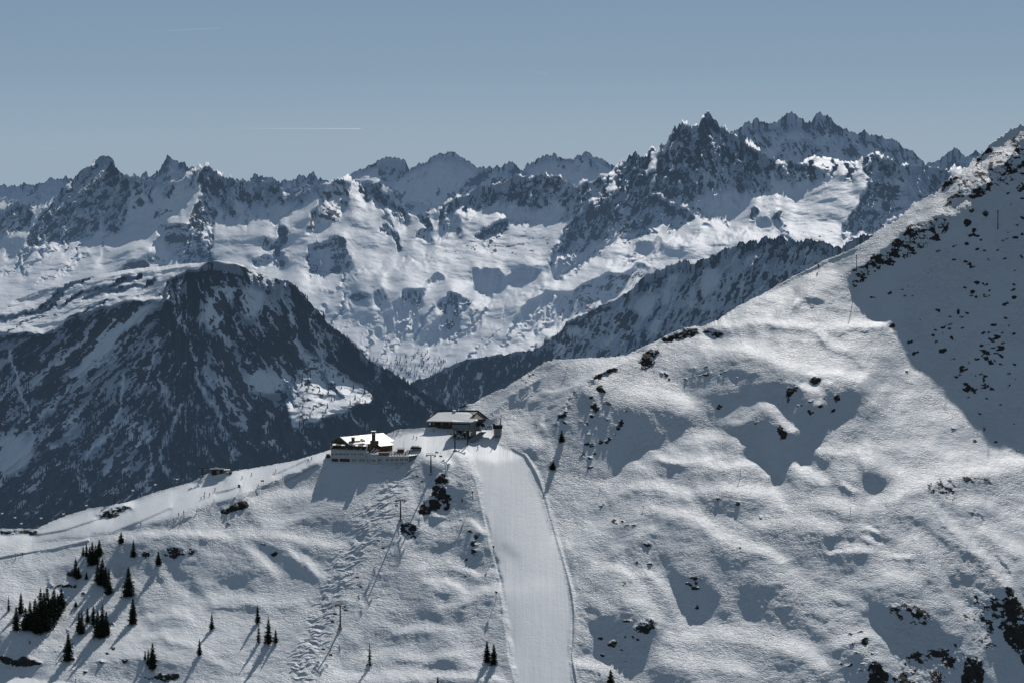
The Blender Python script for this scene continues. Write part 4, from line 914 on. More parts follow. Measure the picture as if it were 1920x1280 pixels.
# chimneys
for (x, top, wdt, base) in [(700.5, 811, 2.4, 836), (662, 818.5, 2.1, 831)]:
    d = 7; c = MB().box((XX(x, d), D0+d, (ZZ(top+1.5, d)+ZZ(base, d))/2), (wdt, wdt, ZZ(top+1.5, d)-ZZ(base, d))).build('chimney', C_STONE, rest)
    MB().box((XX(x, d), D0+d, ZZ(top+1.5, d)+.06), (wdt*1.5, wdt*1.5, .22)).build('chimney_cap', C_SNOW if wdt > 2.2 else C_STONE, c)
    if wdt > 2.2:
        MB().box((XX(x, d), D0+d, ZZ(top-.8, d)), (wdt*.9, wdt*.9, 1.3)).build('chimney_pot', C_DARK, c)
        MB().box((XX(x, d), D0+d, ZZ(top-2.8, d)+.1), (wdt*1.3, wdt*1.3, .2)).build('chimney_cap', C_SNOW, c)
MB().box((XX(702, 5), D0+5, ZZ(829, 5)), (5.5, 3, 2.4)).build('roof_house', C_STONE, rest)
# things standing on the terrace
hut = thing('terrace_hut', 'small grey hut with a rounded dark roof at the right end of the restaurant terrace', 'hut')
d = 6; hx, hz = XX(782, d), zt
MB().wall([(XX(774.5, d), D0+d), (XX(790, d), D0+d), (XX(790, d+5), D0+d+5), (XX(774.5, d+5), D0+d+5)], hz, ZZ(839.5, d)).build('wall', C_CONC, hut)
MB().add([(XX(x, d+e), D0+d+e, ZZ(y, d)) for e in (-.5, 5.6) for x, y in ((769, 841.5), (772, 838), (776, 836.8), (786, 837), (791, 838.6), (791, 840))], [(0, 1, 7, 6), (1, 2, 8, 7), (2, 3, 9, 8), (3, 4, 10, 9), (4, 5, 11, 10), (0, 5, 4, 3, 2, 1), (6, 7, 8, 9, 10, 11), (0, 6, 11, 5)]).build('roof', C_DARK, hut)
pav = thing('glass_pavilion', 'low grey glazed pavilion in the middle of the restaurant terrace', 'pavilion')
MB().wall([(XX(745, 5), D0+5), (XX(758, 5), D0+5), (XX(758, 11), D0+11), (XX(745, 11), D0+11)], zt, ZZ(842, 5)).build('wall', C_CONC, pav)
MB().box((XX(751.5, 8), D0+8, ZZ(842, 5)+.12), (5.2, 6.8, .22)).build('roof', C_CONC, pav)
for x in (747.5, 751.5, 755.5): MB().box((XX(x, 5), D0+4.95, zt+1.4), (1.0, .1, 1.6)).build('window', C_GLASS, pav)
mast = MB().tube((XX(756.5, 9), D0+9, zt), (XX(756.5, 9), D0+9, zt+8.0), .09, .05, 6).build('flagpole', C_STEEL)
tag(mast, 'thin bare flagpole rising behind the glass pavilion on the restaurant terrace', 'flagpole')
tb = thing('picnic_table', 'dark picnic table with benches on the restaurant terrace', 'table', (0, 0, -500), 'picnic tables on the restaurant terrace')
MB().box((0, 0, .74), (2.2, .8, .07)).build('table_top', C_GREYWOOD, tb)
for s in (-1, 1): MB().box((0, s*.75, .44), (2.2, .3, .06)).build('bench', C_GREYWOOD, tb)
for s in (-1, 1): MB().box((s*.8, 0, .36), (.1, 1.5, .7)).build('leg', C_WOOD, tb)
um = thing('sun_umbrella', 'closed pale parasol on the restaurant terrace', 'parasol', (0, 0, -500), 'closed parasols on the restaurant terrace')
MB().tube((0, 0, 0), (0, 0, 2.6), .04, n=6).build('pole', C_STEEL, um)
MB().tube((0, 0, 1.2), (0, 0, 2.7), .22, .05, 8).build('canopy', C_CANVAS, um)
spots = [(x+rng.uniform(-1, 1), -4.5+r*3.2+rng.uniform(-.5, .5)) for r in range(5) for x in np.arange(727, 766, 5.2) if not (743 < x < 760 and r > 2)]
first = True
for i, (x, d) in enumerate(spots):
    if first: tb.location = (XX(x, d), D0+d, zt); first = False
    else: copy_tree(tb, (XX(x, d), D0+d, zt), rng.uniform(-.2, .2))
for i, (x, d) in enumerate([(730, -2), (735.5, 1), (739, -3.5), (742, 3), (762, 2), (765, 8), (768, 4), (733, 5), (761, -2)]):
    if i == 0: um.location = (XX(x, d), D0+d, zt)
    else: copy_tree(um, (XX(x, d), D0+d, zt))

# ================================================================== hall with the long snowy roof
hall = thing('storage_hall', 'long low hall with a snow covered roof and grey board gable beside the top station', 'hall')
DH = surf('near_mountain', 825, 800)[1]-2
def QH(px, py, d=0.0):
    D = DH+d; return ((px-960)/FPX*D, D, (HZ-py)/FPX*D)
zg = QH(800, 806)[2]
def ring(*p): return [QH(a, 790, d)[:2] for a, d in p]
MB().wall(ring((803, 2), (849, 0), (880, 0), (912, 9), (908, 30), (808, 30)), zg, QH(800, 787.2, 0)[2]).build('wall', C_WOOD, hall)
MB().slab([QH(798.6, 788.6, -1), QH(850, 789.4, -2.5), QH(878.5, 785.6, -2), QH(886.5, 777, 6), QH(877, 770.8, 13), QH(822.5, 770.6, 13)], .5).build('roof', C_ROOF, hall)
MB().slab([QH(822.4, 770.2, 13.2), QH(897, 770, 13.2), QH(918, 784.5, 27), QH(802, 786, 27)], .4).build('rear_roof', C_DARK, hall)
MB().quad(QH(879, 786.5, .2), QH(913.5, 784.6, 8.5), QH(896.3, 770.6, 13), QH(886.8, 777.2, 6.2)).build('gable', C_GREYWOOD, hall)
MB().tube(QH(821, 770.2, 13), QH(897.5, 769.6, 13), .5, n=5).build('ridge', C_DARK, hall)
MB().tube(QH(822, 770.3, 12.8), QH(798, 788.5, -1), .4, n=5).build('bargeboard', C_DARK, hall)
MB().tube(QH(896.8, 769.8, 12.5), QH(916, 785, 8), .5, n=5).build('bargeboard', C_DARK, hall)
MB().slab([QH(876.5, 770.8, 12.9), QH(896.8, 770.2, 12.9), QH(889, 776.6, 5.8), QH(887, 777.4, 5.8)], .35).build('roof_edge', C_DARK, hall)
for x, w_, m in [(806, 3.5, C_SNOW), (813, 4, C_GREYWOOD), (821, 5, C_GLASS), (829, 4, C_GREYWOOD), (836, 5, C_GLASS), (843, 3, C_GREYWOOD)]:
    MB().box((QH(x, 790, 1.1)[0], DH+1.0-(x-803)/46*1.0, QH(x, 794, 0)[2]), (w_*.36, .3, 1.7)).build('door', m, hall)
MB().box((QH(852, 769, 13)[0], DH+12, QH(852, 769.4, 13)[2]), (2.2, 2, 1.0)).build('roof_vent', C_SNOW, hall)

# ================================================================== chairlift top station
stn = thing('lift_station', 'grey clad chairlift top station on an open steel base with a snow capped flat roof', 'lift station')
DS = surf('near_mountain', 865, 824)[1]
def QS(px, py, d=0.0):
    D = DS+d; return ((px-960)/FPX*D, D, (HZ-py)/FPX*D)
def rS(*p): return [QS(a, 800, d)[:2] for a, d in p]
z = lambda py, d=0: QS(800, py, d)[2]
MB().wall(rS((848, 0), (880, 0), (885, 5), (885, 14), (850, 14)), z(806.5), z(789.5)).build('machine_house', C_PANEL, stn)
MB().wall(rS((847.4, -.3), (880.3, -.3), (880.3, -.1), (847.4, -.1)), z(795.2), z(793.6)).build('window_band', C_GLASS, stn)
MB().wall(rS((848.5, -.25), (859, -.25), (859, -.1), (848.5, -.1)), z(803.6), z(802.8)).build('window_band', C_GLASS, stn)
MB().slab([QS(847.2, 788.8, -.6), QS(882, 790, -.6), QS(896, 786.6, 9), QS(893, 784.6, 16), QS(852, 785, 16)], .7).build('roof_snow', C_SNOW, stn)
MB().wall(rS((881.5, .5), (893, 6), (893, 14), (885.5, 14)), z(818), z(790)).build('side_wing', C_CONC, stn)
for x in (849, 856, 866, 874, 880): MB().box((QS(x, 800)[0], DS+.3, (z(806.5)+z(824))/2), (.5, .5, z(806.5)-z(824))).build('column', C_CONC, stn)
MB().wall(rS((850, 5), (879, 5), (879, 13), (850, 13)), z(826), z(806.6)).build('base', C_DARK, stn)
MB().wall(rS((876.5, -.6), (880, -.6), (880, 2), (876.5, 2)), z(824), z(807)).build('door', C_WOOD, stn)
for (a, b, c, e, m) in [(852, 819, 861, 822, C_STEEL), (861, 816.5, 870, 821.5, C_CANVAS), (856, 812, 863, 815, C_STEEL), (866, 811, 872, 814, C_GREYWOOD), (871, 818, 876, 822, C_GREYWOOD)]:
    MB().box((QS((a+c)/2, 800)[0], DS+2.2, (z(b)+z(e))/2), ((c-a)*.35, 1.5, (z(b)-z(e)))).build('machinery', m, stn)
MB().tube(QS(849.5, 808, -.4), QS(849.5, 815, -.6), .25, n=6).build('bracket', C_SNOW, stn)
MB().tube(QS(853, 807, -.5), QS(854.5, 812, -.6), .3, n=6).build('bracket', C_SNOW, stn)
MB().tube(QS(855, 821, -.5), QS(862, 815, -.5), .18, n=6).build('stair_rail', C_CANVAS, stn)
# vaulted chair bay at the right
nb_ = 12; vb = MB(); vs = []
for e in (4, 16):
    for k in range(nb_+1):
        a = math.pi*k/nb_; vs.append(QS(899.5-11.5*math.cos(a), 800.5-11.0*math.sin(a)**.8, e))
vb.add(vs, [(k, k+1, nb_+2+k, nb_+1+k) for k in range(nb_)]); vb.build('chair_bay_vault', C_CANVAS, stn)
vb = MB(); vb.add([QS(899.5-10.6*math.cos(math.pi*k/nb_), 801-9.6*math.sin(math.pi*k/nb_)**.8, 6) for k in range(nb_+1)], [tuple(range(nb_+1))]); vb.build('chair_bay_interior', C_DARK, stn)  # dark sheet painted in for the shade inside the open vault
MB().wall(rS((889, 5), (903, 5), (903, 7), (889, 7)), z(808, 5), z(799, 5)).build('chair_bay_wall', C_CONC, stn)
for x in (900.5, 912.5): MB().box((QS(x, 800, 4)[0], DS+4, (z(797, 4)+z(806, 4))/2), (.7, .7, z(797, 4)-z(806, 4))).build('column', C_CANVAS, stn)
MB().wall(rS((903, 4.4), (923, 4.4), (923, 12), (903, 12)), z(805.6, 4), z(803.8, 4)).build('platform', C_DARK, stn)
MB().slab([QS(902, 803, 3.5), QS(910, 803, 3.5), QS(910, 799, 6), QS(902, 799, 6)], .6).build('canopy', C_SNOW, stn)
MB().slab([QS(912, 802.5, 4), QS(922, 802.8, 4), QS(922, 797.5, 9), QS(914, 796.5, 9)], .6).build('canopy', C_SNOW, stn)
vv = [QS(920-9*math.cos(math.pi*k/8), 794-6.5*math.sin(math.pi*k/8), e) for e in (6, 15) for k in range(9)]
MB().add(vv, [(k, k+1, 10+k, 9+k) for k in range(8)]).build('rear_vault', C_PANEL, stn)
for x in (914, 917.5, 921): MB().box((QS(x, 800, 5)[0], DS+5, z(800.5, 5)), (.5, .5, 1.6)).build('column', C_STEEL, stn)
MB().slab([QS(876, 826.5, -7), QS(890, 826.5, -7), QS(912, 809, 6), QS(900, 809, 6)], .25).build('loading_ramp', C_CONC, stn)
ct = thing('operator_cabin', 'dark operator cabin with antennas on a concrete footing right of the lift station', 'cabin')
MB().wall([QS(924, 800, 5)[:2], QS(942, 800, 5)[:2], QS(942, 800, 11)[:2], QS(924, 800, 11)[:2]], z(803.2, 5), z(796, 5)).build('wall', C_DARK, ct)
MB().wall([QS(928, 800, 4.6)[:2], QS(939, 800, 4.6)[:2], QS(941, 800, 11)[:2], QS(926, 800, 11)[:2]], z(816, 5), z(803.3, 5)).build('footing', C_CONC, ct)
for x in (925, 929, 933): MB().box((QS(x, 800, 4.9)[0], DS+4.9, z(799.4, 5)), (.9, .1, 1.0)).build('window', C_GLASS, ct)
MB().tube(QS(938, 797, 8), QS(940, 776, 8), .5, .1, 5).build('antenna', C_STEEL, ct)
MB().tube(QS(927, 797, 8), QS(927, 793.6, 8), .1, n=4).build('antenna', C_STEEL, ct)
# ================================================================== chairlift: pylons, chairs, cables
def land(px, py): return surf('near_mountain', px, py)
def mpp(px, py): return land(px, py)[1]/FPX      # metres per photo pixel there
LINE = [(598, 1292), (638, 1178), (751, 975), (808, 888), (853, 845)]
base = [land(a, min(b, 1400)) for a, b in LINE]
hts = [44*base[0][1]/FPX, 44*base[1][1]/FPX, 38*base[2][1]/FPX, 36*base[3][1]/FPX, 33*base[4][1]/FPX]
dirv = (base[4]-base[1]); rzl = math.atan2(dirv.y, dirv.x)-math.pi/2
def make_pylon(h, label):
    t = thing('lift_pylon', label, 'lift pylon', group='chairlift pylons')
    MB().tube((0, 0, -1), (0, 0, h*.45), .52, .42, 12).tube((0, 0, h*.45), (0, 0, h), .42, .30, 12).build('mast', C_DARK, t)
    MB().box((0, 0, .1), (2.0, 2.0, 1.1)).build('foundation', C_CONC, t)
    MB().box((0, 0, h-.25), (6.6, .42, .42)).box((0, 0, h+.75), (6.6, .2, .2)).box((-3, 0, h+.25), (.15, .2, 1)).box((3, 0, h+.25), (.15, .2, 1)).box((-1.2, 0, h+.25), (.12, .15, 1)).box((1.2, 0, h+.25), (.12, .15, 1)).build('crossarm', C_DARK, t)
    for s in (-1, 1):
        b = MB().box((s*2.9, 0, h-.65), (.25, 3.2, .25)); b.build('roller_battery', C_DARK, t)
        w_ = MB()
        for k in range(6): w_.tube((s*2.9-.12, -1.35+k*.54, h-.85), (s*2.9+.12, -1.35+k*.54, h-.85), .22, n=8)
        w_.build('pulley_wheels', C_STEEL, t)
        MB().box((s*2.2, 0, h-1.3), (.9, 2.6, .08)).build('service_platform', C_STEEL, t)
    lad = MB()
    for s in (-.2, .2): lad.tube((s, -.6, .5), (s, -.5, h-.4), .04, n=4)
    for k in range(int(h/1.2)): lad.tube((-.2, -.58, .8+k*1.2), (.2, -.58, .8+k*1.2), .03, n=4)
    lad.build('ladder', C_STEEL, t)
    return t
lab = ['pylon at the bottom edge', 'dark T shaped lift pylon lowest on the slope above the long thin shadow', 'dark T shaped lift pylon standing just above a small black rock outcrop',
       'dark T shaped lift pylon just below the right end of the restaurant terrace', 'dark T shaped lift pylon in front of the lift station']
for i in range(1, 5):
    t = make_pylon(hts[i], lab[i]); t.location = base[i]; t.rotation_euler = (0, 0, rzl)
t = make_pylon(27*mpp(877, 832), 'dark mast of the lift pylon on the piste right of the station front'); p5 = land(877, 833); t.location = p5; t.rotation_euler = (0, 0, rzl)
right = Vector((math.cos(rzl), math.sin(rzl), 0))
tops = [b+Vector((0, 0, h)) for b, h in zip(base, hts)]
tops.append(Vector(QS(868, 806, 2)))
for s, nm in ((-1, 'left'), (1, 'right')):
    m = MB()
    for a, b in zip(tops[:-1], tops[1:]):
        pa, pb = a+right*s*2.9+Vector((0, 0, -.6)), b+right*s*2.9+Vector((0, 0, -.6)); L = (pb-pa).length; n = 10; pr = pa
        for k in range(1, n+1):
            f = k/n; q = pa.lerp(pb, f)-Vector((0, 0, L*.022*4*f*(1-f))); m.tube(pr, q, .03, n=4); pr = q
    tag(m.build('haul_cable', C_DARK), 'thin steel haul cable on the %s side of the chairlift' % nm, 'cable')
ch = thing('lift_chair', 'empty four seat chair hanging from the lift cable', 'lift chair', group='empty chairs on the chairlift')
MB().tube((0, 0, 0), (0, .15, -1.3), .06, n=6).tube((0, .15, -1.3), (0, -.1, -2.2), .06, n=6).box((0, -.1, -2.2), (2.0, .08, .08)).build('hanger', C_DARK, ch)
MB().box((0, 0, -3.35), (2.1, .55, .12)).build('seat', C_DARK, ch)
MB().box((0, .28, -2.95), (2.1, .08, .7)).build('backrest', C_DARK, ch)
MB().tube((-1.05, .2, -2.2), (-1.05, .1, -3.4), .05, n=4).tube((1.05, .2, -2.2), (1.05, .1, -3.4), .05, n=4).tube((-1.0, -.5, -2.9), (1.0, -.5, -2.9), .04, n=4).tube((-1.0, -.5, -2.9), (-1.0, .2, -2.6), .04, n=4).tube((1.0, -.5, -2.9), (1.0, .2, -2.6), .04, n=4).build('safety_bar', C_STEEL, ch)
def on_line(px, py, s):
    best = None
    for a, b in zip(tops[:-1], tops[1:]):
        pa, pb = a+right*s*2.9+Vector((0, 0, -.6)), b+right*s*2.9+Vector((0, 0, -.6)); L = (pb-pa).length
        for k in range(60):
            f = k/60; q = pa.lerp(pb, f)-Vector((0, 0, L*.022*4*f*(1-f))); r = q-Vector((0, 0, 3))
            d = abs(HZ-FPX*r.z/r.y-py)
            if best is None or d < best[0]: best = (d, q)
    return best[1]
chairs = [((626, 1151), -1), ((634, 1165), -1), ((583, 1216), -1), ((592, 1228), 1), ((670, 1142), 1), ((669, 1083), -1), ((678, 1098), 1), ((709, 1013), -1), ((716, 1029), 1),
          ((745, 948), -1), ((783, 892), -1), ((791, 902), 1), ((820, 848), -1), ((828, 855), 1), ((535, 1275), -1)]
chl = ['lowest chair of the lift, left of the bottom pylon shadow', ]
for i, ((a, b), s) in enumerate(chairs[:-1]):
    q = on_line(a, b, s)
    if i == 0: ch.location = q; ch.rotation_euler = (0, 0, rzl)
    else: copy_tree(ch, q, rzl)

# the lift that comes up on the left skyline
ul = thing('valley_lift_station', 'small dark lift station with white vents on a snow mound on the left shoulder', 'lift station')
D1 = land(405, 890)[1]
def Q1(px, py, d=0.0): D = D1+d; return Vector(((px-960)/FPX*D, D, (HZ-py)/FPX*D))
MB().wall([Q1(397, 880)[:2], Q1(418, 880)[:2], Q1(418, 880, 5)[:2], Q1(397, 880, 5)[:2]], Q1(400, 890)[2], Q1(400, 879.5)[2]).build('machine_house', C_DARK, ul)
MB().wall([Q1(406, 880, -.5)[:2], Q1(412, 880, -.5)[:2], Q1(412, 880)[:2], Q1(406, 880)[:2]], Q1(400, 887)[2], Q1(400, 881)[2]).build('door', C_GREYWOOD, ul)
MB().box(Q1(407, 878.8, 2.5), (9.5, 6.5, .5)).build('roof', C_DARK, ul)
MB().box(Q1(424, 880.3, 2.5), (4.6, 4, .5)).build('canopy', C_CANVAS, ul)
for x in (419, 427): MB().tube(Q1(x, 880, 1), Q1(x, 887, 1), .15, n=5).build('post', C_DARK, ul)
MB().box(Q1(406, 877.2, 2.5), (2.4, 1.4, .5)).build('roof_vent', C_CANVAS, ul)
MB().box(Q1(432, 885, 1), (2.2, 2, 1.0)).build('generator', C_DARK, ul)
bp = Q1(380, 893, 1)
t = make_pylon(17*D1/FPX, 'lift pylon against the dark valley at the left edge of the small station mound'); t.location = bp; t.rotation_euler = (0, 0, .5)
b2 = Vector(land(209, 949)); b2.y += 12
t = make_pylon(30*b2.y/FPX, 'lift pylon on the left skyline above a dark rock patch'); t.location = b2-Vector((0, 0, 2)); t.rotation_euler = (0, 0, .5)
ca, cb = bp+Vector((0, 0, 17*D1/FPX-.6)), b2+Vector((0, 0, 30*b2.y/FPX-2.6)); cd_ = cb+(cb-ca)*1.3
m = MB().tube(ca, cb, .03, n=4).tube(cb, cd_, .03, n=4); tag(m.build('haul_cable', C_DARK), 'thin steel haul cable of the lift beyond the left skyline', 'cable')
cabm = pmat('pale seat shell', (.7, .7, .7), .4)
cs0 = thing('covered_chair', 'pale covered chair hanging in front of the dark valley at the left', 'lift chair', group='pale covered chairs beyond the left skyline')
MB().tube((0, 0, 0), (0, 0, -1.6), .06, n=5).build('hanger', C_DARK, cs0)
MB().tube((-.9, 0, -1.9), (.9, 0, -1.9), .45, n=8).build('bubble_cover', cabm, cs0)
MB().box((0, 0, -2.4), (1.9, .5, .12)).build('seat', C_DARK, cs0)
for i, (a, b) in enumerate([(332, 898), (291, 908), (249, 919), (162, 947), (119, 963), (77, 971), (40, 981), (28, 970), (4, 962)]):
    D = 1500; q = Vector(((a-960)/FPX*D, D, (HZ-b)/FPX*D+2.0))
    if i == 0: cs0.location = q
    else: copy_tree(cs0, q, .5)

# ================================================================== poles, snow guns, signs, fences
sg = thing('snow_gun', 'dark snow lance with a round head beside the left edge of the piste', 'snow gun', group='snow lances along the groomed piste')
MB().tube((0, 0, -.5), (0, 0, 4.2), .16, .12, 8).build('pole', C_DARK, sg)
MB().tube((-.1, -.8, 4.5), (.1, .7, 4.7), .62, .5, 12).build('head', C_DARK, sg)
MB().tube((0, 0, 3.6), (0, .9, 4.4), .07, n=5).build('bracket', C_STEEL, sg)
gl = ['dark snow lance nearest the big rock outcrop, left of the piste', 'dark snow lance close to the left piste edge about halfway up', 'lowest dark snow lance left of the piste', 'dark snow lance on the snow right of the upper piste rim']
for i, (a, b) in enumerate([(886, 935), (925, 1038), (930, 1124)]):
    if i == 0: sg.location = land(a, b); sg['label'] = gl[0]
    else: copy_tree(sg, land(a, b), .3*i, label=gl[i])
def pole(px, py, hpx, name, label, cat, arms=(), r=.09, mat=C_DARK, group=None):
    p = land(px, py); h = hpx*mpp(px, py); m = MB().tube((0, 0, -1), (0, 0, h), r*1.3, r, 6)
    for (z0, w_) in arms: m.box((0, 0, h*z0), (w_, r*1.6, r*2))
    o = m.build(name, mat, None, p); return tag(o, label, cat, group)
pole(1606, 506, 28, 'utility_pole', 'tall thin pole on the bright ridge left of the black rocks', 'pole', ((.95, 1.0),), .22)
pole(1871, 430, 36, 'utility_pole', 'tall pole on a rock mound inside the shaded right flank', 'pole', ((.97, 1.4), (.85, 1.0)), .26)
pole(1799, 363, 16, 'utility_pole', 'short pole standing between ridge rocks near the right skyline', 'pole', ((.95, .9),), .18)
pole(1841, 297, 14, 'utility_pole', 'short pole on the right skyline just below the summit rocks', 'pole', ((.95, .9),), .18)
pole(1388, 893, 12, 'marker_pole', 'thin marker pole on the rolling slope below the shaded bowl', 'pole', ((.95, .9),), .13)
pole(1125, 921, 7, 'marker_pole', 'thin marker pole just under the rim of the shaded bowl', 'pole', (), .13)
pole(1595, 958, 8, 'marker_pole', 'thin marker pole under the dark wedge of shade', 'pole', (), .13)
pole(1206, 955, 8, 'marker_pole', 'thin cross shaped marker on the snow right of the upper piste', 'pole', ((.7, 1.8),), .1)
pole(1063, 694, 7, 'marker_pole', 'small T shaped marker on the snowy hump behind the station', 'pole', ((.95, 2.2),), .16)
pole(56, 1206, 6, 'marker_pole', 'short dark post below the big clump of spruces', 'pole', (), .3)
for i, (a, b) in enumerate([(744, 811), (738, 812), (758, 803)]):
    pole(a, b, 7+i, 'banner_pole', ['banner pole at the snow edge behind the restaurant roof', 'low frame at the left tip of the plateau behind the restaurant', 'slim pole on the skyline of the plateau behind the restaurant'][i], 'pole', ((.9, 1.0),), .12)
sn_ = thing('slope_sign', 'pale slope information panel on a post above the long safety fence', 'sign', land(450, 922))
MB().tube((0, 0, -.5), (0, 0, 3.4), .14, n=6).build('post', C_DARK, sn_)
MB().box((-.6, 0, 3.9), (1.7, .12, 2.2)).build('panel', C_PANEL, sn_)
s2 = thing('slope_sign', 'small dark double sign near the right end of the safety fence', 'sign', land(492, 908))
for s in (-.7, .7): MB().tube((s, 0, -.5), (s, 0, 2.4), .07, n=5).build('post', C_DARK, s2)
MB().box((0, 0, 2.5), (2.2, .1, .9)).build('panel', C_DARK, s2)
s3 = thing('weather_station', 'small weather mast with a box on the bright ridge', 'weather mast', land(1535, 505))
MB().tube((0, 0, -.5), (0, 0, 5), .12, n=6).tube((1.6, 0, -.5), (.1, 0, 3.4), .05, n=4).build('mast', C_STEEL, s3)
MB().box((-.2, 0, 2.9), (1.1, .6, 2.1)).build('instrument_box', C_DARK, s3)
MB().box((0, 0, 4.6), (1.2, .1, .1)).build('sensor_arm', C_STEEL, s3)
s4 = thing('shed', 'tiny dark shed at the snow edge left of the restaurant', 'shed', land(615, 857))
MB().box((0, 0, .9), (2.2, 2, 2.4)).build('wall', C_WOOD, s4); MB().box((0, 0, 2.2), (2.6, 2.4, .25)).build('roof', C_SNOW, s4)
def fence(pts, label, hpx, step, net=True, name='safety_fence'):
    f = thing(name, label, 'fence'); nm = MB(); P = []
    for (a, b), (c, d) in zip(pts[:-1], pts[1:]):
        n = max(1, int(math.hypot(c-a, d-b)/step))
        for k in range(n): P.append((a+(c-a)*k/n, b+(d-b)*k/n))
    P.append(pts[-1]); Q_ = [land(*p) for p in P]; h = hpx*mpp(*P[0])
    for q in Q_: MB().tube(q-Vector((0, 0, .4)), q+Vector((0, 0, h)), .05, n=4).build('post', C_DARK, f)
    for a, b in zip(Q_[:-1], Q_[1:]):
        for hh in (.25, .5, .75, .97): nm.tube(a+Vector((0, 0, h*hh)), b+Vector((0, 0, h*hh)), .035 if net else .02, n=3)
    nm.build('net' if net else 'rope', C_NET, f)
fence([(448, 932), (470, 925), (500, 916), (530, 906), (560, 892), (582, 880), (598, 871)], 'long dark safety net fence along the lower edge of the upper piste', 5, 4)
fence([(84, 1004), (110, 1002), (135, 1000)], 'short net fence of thin posts on the left plateau', 7, 9, False)
fence([(1313, 603), (1345, 594), (1370, 579)], 'low snow fence of short posts on the ridge above the rock cut', 3, 7, False, 'snow_fence')
fence([(1440, 545), (1475, 531), (1495, 524)], 'low snow fence on the bright ridge crest', 3, 6, False, 'snow_fence')
fence([(992, 884), (1012, 925), (1034, 1000)], 'rope line of thin poles on the right rim of the piste', 4, 22, False, 'rope_fence')

# ================================================================== skiers
def body_mesh():
    me = bpy.data.meshes.new('skier_skeleton')
    v = [(0, 0, .95), (0, .03, 1.2), (0, .0, 1.42), (0, -.04, 1.53), (0, -.06, 1.68), (-.11, -.02, .90), (-.14, -.14, .50), (-.14, .02, .10), (-.14, -.13, .04), (.11, -.02, .90), (.14, -.14, .50), (.14, .02, .10), (.14, -.13, .04),
         (-.2, 0, 1.38), (-.28, -.1, 1.12), (-.26, -.34, 1.02), (.2, 0, 1.38), (.28, -.1, 1.12), (.26, -.34, 1.02)]
    e = [(0, 1), (1, 2), (2, 3), (3, 4), (0, 5), (5, 6), (6, 7), (7, 8), (0, 9), (9, 10), (10, 11), (11, 12), (2, 13), (13, 14), (14, 15), (2, 16), (16, 17), (17, 18)]
    r = [.17, .17, .16, .07, .12, .12, .085, .07, .06, .12, .085, .07, .06, .08, .06, .045, .08, .06, .045]
    me.from_pydata(v, e, []); o = bpy.data.objects.new('skier_tmp', me); COL.objects.link(o)
    md = o.modifiers.new('skin', 'SKIN')
    for i, sv in enumerate(me.skin_vertices[0].data): sv.radius = (r[i], r[i]); sv.use_root = (i == 0)
    o.modifiers.new('sub', 'SUBSURF').levels = 1; o.modifiers['sub'].render_levels = 1
    dg = bpy.context.evaluated_depsgraph_get(); out = bpy.data.meshes.new_from_object(o.evaluated_get(dg)); out.name = 'person'
    bpy.data.objects.remove(o); return out
BODY = body_mesh()
C_JKT = [pmat('dark jacket', (.03, .035, .05), .8), pmat('red jacket', (.3, .05, .04), .8), pmat('blue jacket', (.05, .09, .2), .8)]
def skier(loc, rz, k, label, group='skiers on the slopes', ski=True, cat='skier'):
    me = BODY if k == 0 else BODY.copy()
    me.materials.clear(); me.materials.append(C_JKT[k])
    o = bpy.data.objects.new('person', me); COL.objects.link(o); o.location = loc; o.rotation_euler = (0, 0, rz); tag(o, label, cat, group); o.scale = (1.12,)*3
    for s in ((-1, 1) if ski else ()):
        MB().box((s*.14, -.15, .015), (.09, 1.7, .03)).build('ski', C_DARK, o)
        MB().tube((s*.27, -.36, 1.05), (s*.42, -.1, .02), .015, n=4).build('ski_pole', C_STEEL, o)
    MB().tube((0, -.06, 1.66), (0, -.06, 1.84), .125, .06, 8).build('helmet', C_DARK, o)
    return o
SK = [((775, 821), 'skier on the plateau between the restaurant roof and the hall, left of a pair'), ((781, 823), 'skier on the plateau between the restaurant roof and the hall, right of a pair'), ((813, 809), 'skier in front of the left end of the hall'),
      ((823, 802), 'skier under the eaves of the hall'), ((840, 811), 'skier beside the left corner of the lift station'), ((896, 841), 'lone skier at the top of the groomed piste'), ((747, 808), 'skier at the snow edge behind the restaurant roof'),
      ((384, 927), 'uppermost skier of the group of four below the station mound'), ((383, 934), 'skier in the middle of the group below the station mound'), ((377, 936), 'left skier of the group below the station mound'),
      ((393, 929), 'skier standing right of the group below the station mound'), ((403, 919), 'skier just under the round snow mound'), ((401, 940), 'skier gliding below the group at the station mound'), ((454, 897), 'skier right of the small valley lift station'),
      ((472, 891), 'skier near the skyline right of the small valley lift station'), ((484, 912), 'skier beside the long safety fence'), ((369, 961), 'skier high on the lower piste left of the rock patch'), ((345, 970), 'skier at the dark piste edge on the left shoulder'),
      ((335, 966), 'left skier of a pair on the lower left piste'), ((326, 977), 'skier below the pair on the lower left piste'), ((344, 962), 'right skier of a pair on the lower left piste'), ((264, 984), 'lone skier on the far left piste edge'),
      ((584, 861), 'skier on the skyline left of the restaurant'), ((578, 864), 'skier just left of the one on the restaurant skyline'), ((517, 884), 'lone skier on the wide piste between restaurant and small station'),
      ((42, 1041), 'tiny skier on the bright track at the far left'), ((29, 1049), 'lower tiny skier on the bright track at the far left')]
for i, ((a, b), l) in enumerate(SK): skier(land(a, b), rng.uniform(-1, 1)+(2.2 if i % 3 == 0 else 0), 0 if i % 4 else (i//4) % 3, l)
for i in range(16):
    x, d = rng.uniform(722, 768), rng.uniform(-5.5, 10)
    if 743 < x < 760 and d > 3: d = -4
    skier((XX(x, d), D0+d, zt), rng.uniform(-3, 3), i % 3 if i % 3 else 0, 'guest standing among the tables on the restaurant terrace', 'guests on the restaurant terrace', False, 'guest')
